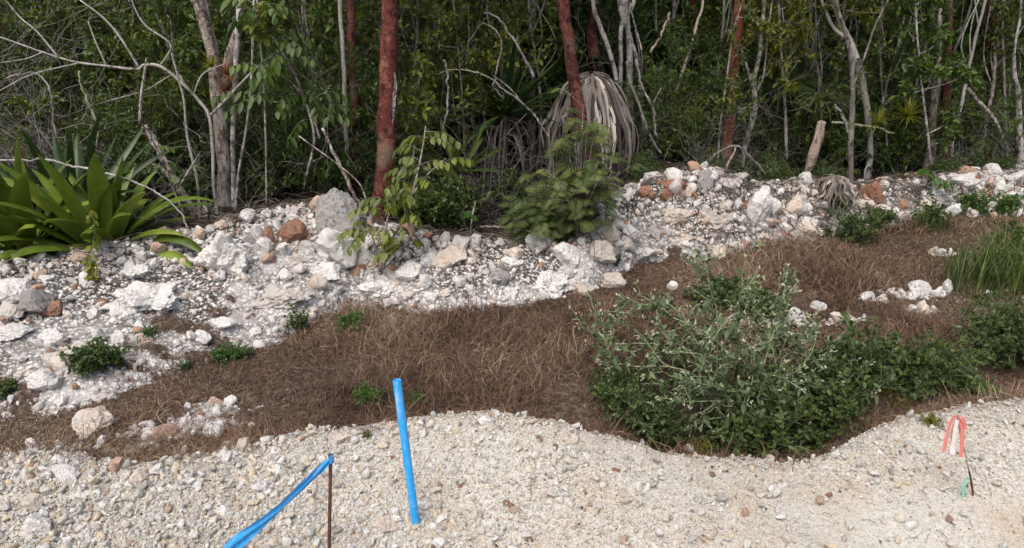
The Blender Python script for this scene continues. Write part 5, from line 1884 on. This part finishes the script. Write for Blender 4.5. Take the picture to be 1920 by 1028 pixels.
# litter of dead leaves and twigs on the forest floor and over the bank crest
def litter():
    n = 26000
    x = rng.uniform(-4.5, 7, n)
    y = rng.uniform(3.8, 9.5, n)
    yc, zc, yr, zr, yt, zt = zones(x, y)
    d = sst((y - yt + .25) / .3) * .9
    k = rng.random(n) < d
    x, y = x[k], y[k]
    P = np.stack([x, y, hf(x, y) + .006], -1)
    n = len(P)
    mb = MB()
    leaves(mb, P, nrm(rdir(n) * A([1, 1, .35])), nrm(A([0, 0, 1.]) + rdir(n) * .6), rng.uniform(.02, .07, n), rng.uniform(.01, .03, n), .3, .1)
    m = 3600
    x = rng.uniform(-4.2, 6.5, m)
    y0 = np.interp(x, TOP[0], TOP[1]) + .12 + np.abs(rng.normal(0, .45, m))
    for i in range(m):
        a = random.uniform(0, 6.28)
        L = random.uniform(.08, .45)
        p = A([x[i], y0[i], 0])
        q = p + A([math.cos(a), math.sin(a), 0]) * L
        mid = (p + q) / 2 + A([random.gauss(0, .05), random.gauss(0, .05), 0])
        zz = hf(A([p[0], mid[0], q[0]]), A([p[1], mid[1], q[1]]))
        p[2], mid[2], q[2] = zz[0] + .01, max(zz[1], (zz[0] + zz[2]) / 2) + random.uniform(.01, .08), zz[2] + .01 + random.uniform(0, .05)
        tube(mb, spline([p, mid, q], 5), np.linspace(.0028, .0012, 5) * random.uniform(.6, 1.5), 3, np.clip(random.gauss(.75, .2), 0, 1), cap=False)
    o = mb.build('forest_litter', M['litter'])
    tag(o, 'dead leaves and thin twigs littering the forest edge', 'leaf litter', kind='stuff')


litter()

def gravel_debris():
    mb = MB()
    for i in range(150):
        x = random.uniform(-2, 2.2)
        y = random.uniform(2.0, float(np.interp(x, CREST[0], CREST[1])))
        a = random.uniform(0, 6.28)
        L = random.uniform(.01, .05)
        p, q = A([x, y, gz(x, y) + .009]), A([x + math.cos(a) * L, y + math.sin(a) * L, 0])
        q[2] = gz(q[0], q[1]) + .010
        if i % 3:
            tube(mb, spline([p, (p + q) / 2 + A([.002, .002, .004]), q], 4), .0011, 3, random.uniform(.3, 1), cap=False)
        else:
            leaves(mb, p, q - p, A([0, 0, 1.]) + rng.normal(0, .3, 3), random.uniform(.010, .024), random.uniform(.006, .012), .3, .1, A([random.uniform(.1, .8)]))
    o = mb.build('gravel_litter', M['litter'])
    tag(o, 'bits of twig and dead leaf scattered on the gravel', 'leaf litter', kind='stuff')


gravel_debris()

# ------------------------------------------------------------------ weeds on the open ground
WEED = {
    'round': shrub_meshes(.24, .3, 16, 105, .034, .026, 2, .003, lmat='leaf_weed', smat='green_twig', nb=(4, 6), maxd=2, lean=1.0, up=.05),
    'upright': shrub_meshes(.30, .1, 9, 150, .034, .024, 1, .003, lmat='leaf_weed', smat='green_twig', nb=(3, 5), maxd=2, lean=.3),
    'big': shrub_meshes(.55, .5, 12, 46, .054, .034, 2, .005, lmat='leaf_weed', smat='green_twig', nb=(4, 6), maxd=2, lean=1.0, up=.08),
    'pale': shrub_meshes(.20, .2, 10, 130, .026, .018, 2, .002, lmat='leaf_bright', smat='green_twig', nb=(3, 5), maxd=2, lean=.9),
    'yel': shrub_meshes(.34, .3, 12, 90, .034, .026, 2, .004, lmat='leaf_yellow', smat='green_twig', nb=(3, 5), maxd=2, lean=.9),
}


def mesh_width(me):
    v = np.empty(len(me.vertices) * 3, np.float32)
    me.vertices.foreach_get('co', v)
    v = v.reshape(-1, 3)
    return float(np.percentile(v[:, 0], 97) - np.percentile(v[:, 0], 3))


WEED['sprawl'] = shrub_meshes(.62, .5, 10, 38, .060, .036, 2, .005, lmat='leaf_weed', smat='green_twig', nb=(4, 6), maxd=2, lean=.9, up=.06)
WW = {k: mesh_width(v[1]) for k, v in WEED.items()}


def weed(px, py, kd, wpx, label, name='weed', dy=0.0):
    g = ground_at(px, py)
    g = A([g[0], g[1] + dy, gz(g[0], g[1] + dy) - .01])
    return plant(name, g, WEED[kd], label, 'weed', sc=.80 * wpx / ppm(g) / WW[kd])


weed(182, 686, 'round', 100, 'round dark green weed on the pale rubble at the left')
weed(562, 622, 'upright', 42, 'small upright leafy weed at the foot of the left bank')
weed(4, 738, 'round', 60, 'dark weed cut by the left edge of the photo')
weed(285, 630, 'pale', 32, 'tiny yellow green tuft below the white marl mass')
weed(425, 680, 'pale', 50, 'pale green weed at the left tip of the brown grass')
weed(458, 668, 'pale', 42, 'pale green weed just right of the other one at the grass tip')
weed(345, 690, 'pale', 24, 'tiny pale weed on the rubble near the grass tip')
weed(655, 622, 'pale', 55, 'light green weed in the upper part of the brown grass')
weed(698, 755, 'pale', 60, 'green grass-like weed left of the blue pipe')
weed(775, 760, 'pale', 40, 'dark green weed right behind the blue pipe')
weed(640, 828, 'pale', 20, 'tiny sprig on the gravel crest')
weed(692, 818, 'pale', 22, 'tiny sprig on the gravel crest left of the pipe')
weed(1410, 592, 'round', 110, 'green leafy weed behind the grey green bush')
weed(1330, 578, 'round', 95, 'green leafy weed left of the one behind the bush')
weed(1362, 550, 'round', 70, 'green leafy weed highest of the three behind the bush')
weed(1600, 450, 'big', 90, 'dark green weed at the foot of the dried leaf bundle')
weed(1650, 420, 'round', 62, 'grey green weed right of the dark weed by the leaf bundle')
weed(1545, 440, 'round', 30, 'small weed left of the dark weed by the leaf bundle')
weed(1155, 500, 'upright', 24, 'tiny upright sprig by the round cream boulder')
weed(1745, 425, 'upright', 50, 'grassy upright weed right of centre at the bank foot')
weed(1820, 400, 'pale', 60, 'pale weed on the rubble at the right')
weed(1880, 398, 'pale', 60, 'pale leafy weed at the right end of the bank')
weed(1915, 690, 'big', 190, 'dark green bush at the right edge above the gravel')
weed(1872, 650, 'sprawl', 120, 'dark weed left of the bush at the right edge')
weed(1165, 765, 'sprawl', 100, 'light green weed left of the grey green bush')
weed(1200, 812, 'sprawl', 120, 'light green weed at the left foot of the grey green bush')
weed(1235, 825, 'round', 100, 'dark green weed under the left side of the grey green bush')
weed(1318, 848, 'yel', 48, 'yellow green leafy sprig under the grey green bush')
weed(1545, 785, 'big', 185, 'dark green leafy bush right of the grey green bush')
weed(1615, 765, 'sprawl', 175, 'green leafy bush in the middle of the row behind the gravel')
weed(1690, 742, 'big', 175, 'green leafy bush left of the ribboned stake')
weed(1765, 738, 'sprawl', 130, 'low green bush above the ribboned stake')
weed(1440, 830, 'sprawl', 170, 'dark leafy plant in the hollow under the grey green bush')
weed(1370, 840, 'round', 130, 'dark low plant beneath the middle of the grey green bush')
weed(1500, 830, 'round', 110, 'dark low plant at the lower right of the grey green bush')
weed(1835, 745, 'pale', 70, 'low trailing weed above the gravel near the right edge')
weed(1850, 520, 'pale', 90, 'loose leafy weed growing among the tall green grass')
weed(1895, 470, 'upright', 60, 'upright leafy weed behind the tall green grass')
weed(1660, 735, 'yel', 70, 'yellow green sprig rising in the middle of the row behind the gravel')
weed(1745, 800, 'yel', 40, 'yellowing leaves at the gravel edge below the row of bushes')
weed(1690, 772, 'yel', 40, 'yellowing sprig at the gravel edge left of the ribboned stake')


# yellow green hanging vine at the left bank
def hanging_vine():
    p = atY(178, 400, 3.95)
    e = empty('hanging_vine', A([p[0], p[1], gz(p[0], p[1])]))
    b = A(e.location)
    P, _ = px_line([(172, 395, 3), (178, 430, 3), (172, 470, 3), (170, 500, 3), (182, 535, 3)], 3.95)
    sp_ = spline(P - b, 20)
    s, f = MB(), MB()
    tube(s, sp_, .0015, 4)
    n = 60
    i = rng.integers(0, 20, n)
    i[:26] = rng.integers(13, 20, 26)
    leaves(f, sp_[i] + rng.normal(0, .008, (n, 3)), nrm(rdir(n) + A([0, -.3, -1.])), nrm(rdir(n) * .5 + A([0, -1, .3])), rng.uniform(.03, .055, n), .028, .2, .1)
    s.build('stem', M['green_twig'], e)
    f.build('foliage', M['leaf_yellow'], e)
    tag(e, 'yellow green vine hanging over the left bank from the strap-leaved plant', 'vine')


hanging_vine()


# the grey green bush in front
def grey_bush():
    base = ground_at(1400, 820)
    base[1] += .12
    base[2] = gz(base[0], base[1])
    e = empty('grey_green_bush', base)
    out = []
    Yb = base[1]
    ends = [(1120, 618, .1), (1150, 672, 0), (1225, 565, .05), (1330, 500, .1), (1300, 640, -.1), (1395, 560, .1), (1410, 565, .0), (1470, 565, .1), (1490, 640, .0), (1530, 630, .1), (1500, 700, -.15),
            (1455, 755, -.2), (1580, 725, -.1), (1595, 720, .0), (1600, 780, -.1), (1370, 725, -.25), (1240, 760, -.2), (1230, 830, -.25), (1210, 640, .1), (1280, 590, .15), (1560, 640, .2), (1450, 600, .25),
            (1350, 600, .3), (1250, 700, .2), (1420, 680, -.2), (1340, 690, -.1), (1520, 760, .1), (1190, 720, .1), (1290, 720, -.2), (1480, 720, .0), (1370, 640, 0.), (1430, 640, .1), (1320, 780, -.2), (1400, 780, -.25)]
    for k, (px, py, dy) in enumerate(ends):
        tip = atY(px, py, Yb + dy) - base
        st = A([random.uniform(-.22, .22), random.uniform(-.06, .08), -.02])
        mid = (st + tip) * .5 + A([tip[0] * -.12, dy * .3, .08 + random.uniform(0, .06)])
        sp_ = spline([st, mid, tip * .86 + st * .14 + A([0, 0, .01]), tip], 12)
        sp_ += np.cumsum(rng.normal(0, .004, sp_.shape), axis=0)
        rad = np.linspace(.0044, .0021, 12)
        out.append((sp_, rad, 0))
        for b in range(random.randint(4, 6)):
            i = random.randint(3, 10)
            dd = nrm(sp_[i + 1] - sp_[i])
            side = nrm(np.cross(dd, rng.normal(size=3)))
            grow(sp_[i], dd * .7 + side * .8, random.uniform(.10, .24), .0026, 1, out, .3, (1, 3), .5, .08, .9, 5)
    s, f, bd = MB(), MB(), MB()
    for pts, rad, dp in out:
        tube(s, pts, np.maximum(rad, .0013), 5, 0, cap=False)
    skel_leaves(f, out, 44, .046, .022, 1, spread=.9, droop=.25, up=.0, fold=.35)
    # pale buds clustered at the shoot tips
    for pts, rad, dp in out:
        n = 7 if dp == 0 and len(pts) == 12 else 4
        D = nrm(rdir(n) * .7 + nrm(pts[-1] - pts[-2]))
        leaves(bd, np.repeat(pts[-1][None], n, 0) + rng.normal(0, .006, (n, 3)), D, rdir(n), rng.uniform(.010, .022, n), .008, .3, 0)
    s.build('stems', M['green_twig'], e)
    f.build('foliage', M['leaf_grey'], e)
    bd.build('buds', M['bud'], e)
    tag(e, 'large grey green bush with pale stems growing behind the gravel crest', 'bush')


M['bud'] = rnd_mat('pale_bud', [(0, (.36, .39, .26)), (1, (.58, .58, .42))], .8, .1, .2)
grey_bush()


def dead_stalks():
    base = ground_at(1490, 850)
    e = empty('dead_stalks', base)
    mb = MB()
    for line in ([(1400, 862, 3), (1440, 850, 3), (1500, 820, 3), (1520, 790, 3)], [(1420, 780, 2), (1460, 785, 3), (1500, 795, 2), (1540, 830, 2)], [(1470, 870, 2), (1500, 835, 2), (1530, 812, 2)]):
        P, r = px_line(line, base[1] + .02)
        W_ = spline(np.column_stack([P - base, r]), 12)
        tube(mb, W_[:, :3], W_[:, 3], 5)
    mb.build('stalks', M['twig'], e)
    tag(e, 'bare dead stalks poking out at the lower right of the grey green bush', 'stalks')


dead_stalks()


# tall green grass clump at the right
def grass_clump(name, px, py, n, H, spread, mat, label, stems=0):
    base = ground_at(px, py)
    e = empty(name, base)
    mb = MB()
    for i in range(n):
        a = random.uniform(0, 6.28)
        q = math.sqrt(random.random()) * spread
        p = A([math.cos(a) * q, math.sin(a) * q * .8, 0])
        p[2] = gz(base[0] + p[0], base[1] + p[1]) - base[2] - .01
        az = random.uniform(0, 6.28)
        h = A([math.cos(az), math.sin(az), 0])
        L = H * random.uniform(.45, 1)
        ln = random.uniform(.05, .95)
        pts = spline([p, p + h * L * ln * .3 + A([0, 0, L * .5]), p + h * L * ln + A([0, 0, L * random.uniform(.6, .98)])], 7)
        ribbon(mb, pts, A([.7, 1, 1, .9, .7, .4, .05]) * random.uniform(.003, .007), A([-h[1], h[0], 0]), min(1, random.random() ** 1.3), .2, 3)
    mb.build('blades', M[mat], e)
    tag(e, label, 'grass')


grass_clump('grass_clump', 1868, 545, 420, .50, .34, 'grass', 'tall green grass clump with yellow stems at the right')
grass_clump('grass_clump', 1925, 520, 200, .5, .3, 'grass', 'tall green grass clump cut by the right edge of the photo')
grass_clump('grass_clump', 1745, 430, 160, .26, .14, 'grass', 'thin grassy tuft at the bank foot left of the tall grass')


# leaves of weeds creeping around the centre
# ------------------------------------------------------------------ blue pipe, rusty bar with tape, ribboned stake
def mat_plastic(name, col, rough, trans=0):
    m, nt, b, out = newmat(name)
    n = noise(nt, objco(nt), 60, 4, .6)
    c = mix(nt, mth(nt, 'MULTIPLY', ramp(nt, n, [(.5, (0, 0, 0)), (.75, (1, 1, 1))]), .18), col, (.75, .8, .82))
    n2 = noise(nt, objco(nt), 14, 5, .7, (1, 1, .35))
    c = mix(nt, mth(nt, 'MULTIPLY', ramp(nt, n2, [(.52, (0, 0, 0)), (.70, (1, 1, 1))]), .35), c, (.55, .60, .60))
    scr = noise(nt, objco(nt), 90, 3, .6, (1, 1, .06))
    c = mix(nt, mth(nt, 'MULTIPLY', ramp(nt, scr, [(.62, (0, 0, 0)), (.68, (1, 1, 1))]), .3), c, (.6, .72, .8))
    nt.links.new(c, b.inputs['Base Color'])
    b.inputs['Roughness'].default_value = rough
    if trans:
        t = nt.nodes.new('ShaderNodeBsdfTranslucent')
        nt.links.new(c, t.inputs[0])
        mx = nt.nodes.new('ShaderNodeMixShader')
        mx.inputs[0].default_value = trans
        nt.links.new(b.outputs[0], mx.inputs[1])
        nt.links.new(t.outputs[0], mx.inputs[2])
        nt.links.new(mx.outputs[0], out.inputs[0])
    return m


M['pipe'] = mat_plastic('blue_pvc', (.012, .34, .80), .38)
M['tape_blue'] = mat_plastic('blue_tape', (.03, .36, .82), .32, .3)
M['tape_red'] = mat_plastic('red_tape', (.86, .27, .23), .35, .3)
M['tape_white'] = mat_plastic('white_tape', (.90, .82, .82), .35, .3)
M['tape_green'] = mat_plastic('mint_tape', (.28, .66, .52), .4, .3)
M['rust'] = plain_mat('rusty_steel', (.055, .022, .014), .85, (.15, .06, .035), 60, .3, .5)
M['wire'] = plain_mat('weathered_wire', (.22, .20, .19), .7, (.36, .30, .24), 25, .3)


def blue_pipe():
    b = ground_at(780, 985)
    top = atY(744, 713, b[1] + .02)
    d = top - b
    L = np.linalg.norm(d)
    e = bpy.data.objects.new('blue_pipe', None)
    ro, ri = .0140, .0118
    mb = MB()
    z = [-.10, L * .33, L * .66, L - .0008, L, L, L - .001, L * .4, -.05]
    r = [ro, ro, ro, ro, ro - .0006, ri + .0005, ri, ri, ri]
    k = 32
    a = np.arange(k) * 2 * math.pi / k
    V = np.concatenate([np.stack([rr * np.cos(a), rr * np.sin(a), np.full(k, zz)], 1) for zz, rr in zip(z, r)])
    i = np.arange(len(z) - 1)[:, None] * k
    j = np.arange(k)[None]
    Q = np.stack([i + j, i + (j + 1) % k, i + k + (j + 1) % k, i + k + j], -1).reshape(-1, 4)
    q = Vector(d).to_track_quat('Z', 'Y')
    mt = A(q.to_matrix())
    V = V @ mt.T
    mb.add(V, Q)
    o = mb.build('blue_pipe', M['pipe'])
    o.location = tuple(b)
    try: o.data.set_sharp_from_angle(angle=R(35))
    except Exception: pass
    tag(o, 'bright blue plastic pipe standing tilted in the gravel', 'pipe')


blue_pipe()


def rebar():
    Y = 1.93
    top = atY(620, 853, Y)
    g = gz(top[0], Y)
    lean = atZ(620, 1075, g)[0] - top[0]
    n = 220
    z = np.linspace(-.12, top[2] - g, n)
    r = .0052 + .0007 * (np.sin(z * 2 * math.pi / .0085) > .3)
    P = np.stack([lean * (1 - z / (top[2] - g)), 0 * z, z], -1)
    mb = MB()
    tube(mb, P, r, 12, 0)
    o = mb.build('rusty_rebar', M['rust'])
    o.location = (top[0], Y, g)
    tag(o, 'rusty ribbed steel bar upright in the gravel with blue tape tied on top', 'metal bar')
    # tape tied round the top, running down to the lower left
    e = empty('blue_tape', (top[0], Y, g))
    base = A([top[0], Y, g])
    kn = MB()
    for s in range(3):
        a = np.linspace(0, 2 * math.pi, 22)
        rr = .0078 + .0012 * np.sin(a * 3 + s)
        pz = top[2] - g - .018 + .006 * s
        P2 = np.stack([rr * np.cos(a), rr * np.sin(a), pz + .004 * np.sin(a * 2 + s)], -1)
        ribbon(kn, P2, .014, A([0, 0, 1.]), 0, .12, 3)
    kn.build('knot', M['tape_blue'], e)
    A0 = top - base + A([-.006, -.004, -.018])
    pend = atY(436, 1028, 1.86) - base
    p2 = atY(330, 1120, 1.80)
    p2[2] = gz(p2[0], p2[1]) + .01
    p3 = A([p2[0] - .14, p2[1] - .03, 0])
    p3[2] = gz(p3[0], p3[1]) + .008
    lo = A0 * .5 + pend * .5 + A([0, 0, -.006])
    C_ = spline([A0, lo, pend, p2 - base, p3 - base], 60)
    t = np.linspace(0, 1, 60)
    tw = .15 + .35 * np.sin(t * 5.5) + .2 * np.sin(t * 13)
    dirn = nrm(pend - A0)
    u = nrm(np.cross(dirn, A([0, -1., 0])))
    v = A([0, -1., 0])
    side = u[None] * np.cos(tw * .9)[:, None] + v[None] * np.sin(tw * .9)[:, None]
    wd = np.interp(t, [0, .04, .2, .32, .5, 1], [.012, .022, .038, .032, .046, .046])
    # crumpled lengthwise folds: seven points across
    T = nrm(np.gradient(C_, axis=0))
    Sd = nrm(side - (side * T).sum(1)[:, None] * T)
    Nn = np.cross(Sd, T)
    kk = 9
    uu = np.linspace(-1, 1, kk)
    fold = .0065 * np.sin(uu[None] * 5.2 + 3 * np.sin(t * 7)[:, None]) + .002 * np.sin(uu[None] * 11 + t[:, None] * 40)
    V = C_[:, None] + Sd[:, None] * (wd[:, None] * .5 * uu[None])[..., None] + Nn[:, None] * fold[..., None]
    i = np.arange(59)[:, None] * kk
    j = np.arange(kk - 1)[None]
    Q = np.stack([i + j, i + j + 1, i + kk + j + 1, i + kk + j], -1).reshape(-1, 4)
    rb = MB()
    rb.add(V.reshape(-1, 3), Q)
    rb.build('ribbon', M['tape_blue'], e)
    tag(e, 'blue plastic tape stretched from the rusty bar down to the lower left', 'tape')


rebar()


def stake():
    b = ground_at(1824, 932)
    top = atY(1795, 782, b[1] + .0)
    e = empty('marker_stake', b)
    d = top - b
    P = spline([A([0, 0, -.08]), A([0, 0, 0.]), d * .35 + A([.004, 0, 0]), d * .7, d], 24)
    lo, hi = MB(), MB()
    tube(lo, P[:12], .0040, 8)
    tube(hi, P[11:], .0028, 8)
    lo.build('rusty_foot', M['rust'], e)
    hi.build('rod', M['wire'], e)
    tag(e, 'thin marker rod with rusty foot standing in the gravel at the right', 'stake')
    # red and white ribbon on its head
    t = empty('striped_ribbon', tuple(top))
    red, wh = MB(), MB()

    def strip(mb, ctrl, w0, w1, side, fold=.3):
        Pp = spline([A(c) for c in ctrl], 18)
        Pp = Pp + np.cumsum(rng.normal(0, .0007, Pp.shape), axis=0)
        ribbon(mb, Pp, 1.7 * np.linspace(w0, w1, 18), A(side), 0, fold, 5)
    def pp(L_, dy=0.0):
        return [tuple(atY(a_, b_, top[1] - dy - .002 * k_) - top) for k_, (a_, b_) in enumerate(L_)]
    strip(red, pp([(1808, 806), (1806, 790), (1797, 781), (1786, 793), (1779, 822), (1773, 850)], .006), .008, .011, (1, .3, 0))
    strip(red, pp([(1799, 783), (1803, 796), (1802, 825), (1799, 857)], .010), .009, .008, (1, -.2, 0))
    strip(wh, pp([(1796, 788), (1795, 805), (1792, 830), (1790, 854)], .014), .009, .014, (1, .1, 0))
    strip(red, pp([(1792, 786), (1786, 800), (1783, 820), (1784, 838)], -.004), .005, .005, (1, .5, 0))
    strip(wh, pp([(1775, 842), (1773, 850), (1772, 856)], .004), .011, .009, (1, .2, 0))
    red.build('red_strips', M['tape_red'], t)
    wh.build('white_strips', M['tape_white'], t)
    tag(t, 'red and white ribbon hanging from the head of the marker rod', 'ribbon')
    g = empty('mint_ribbon', tuple(b + d * .26))
    gm = MB()
    dz = -(d * .26)[2]
    m = 1 / ppm(top)
    strip(gm, [(0, -.004, 0), (-5 * m, -.008, -10 * m), (-7 * m, -.008, -26 * m), (-5 * m, -.010, dz + .004)], .009, .007, (1, .2, 0))
    strip(gm, [(0, -.004, 0), (-9 * m, -.006, -12 * m), (-12 * m, -.010, -24 * m), (-18 * m, -.014, dz + .006)], .006, .004, (1, .6, 0))
    gm.build('ribbon_strips', M['tape_green'], g)
    tag(g, 'mint green ribbon tied low on the marker rod', 'ribbon')


stake()
print('objects', len(S.objects))
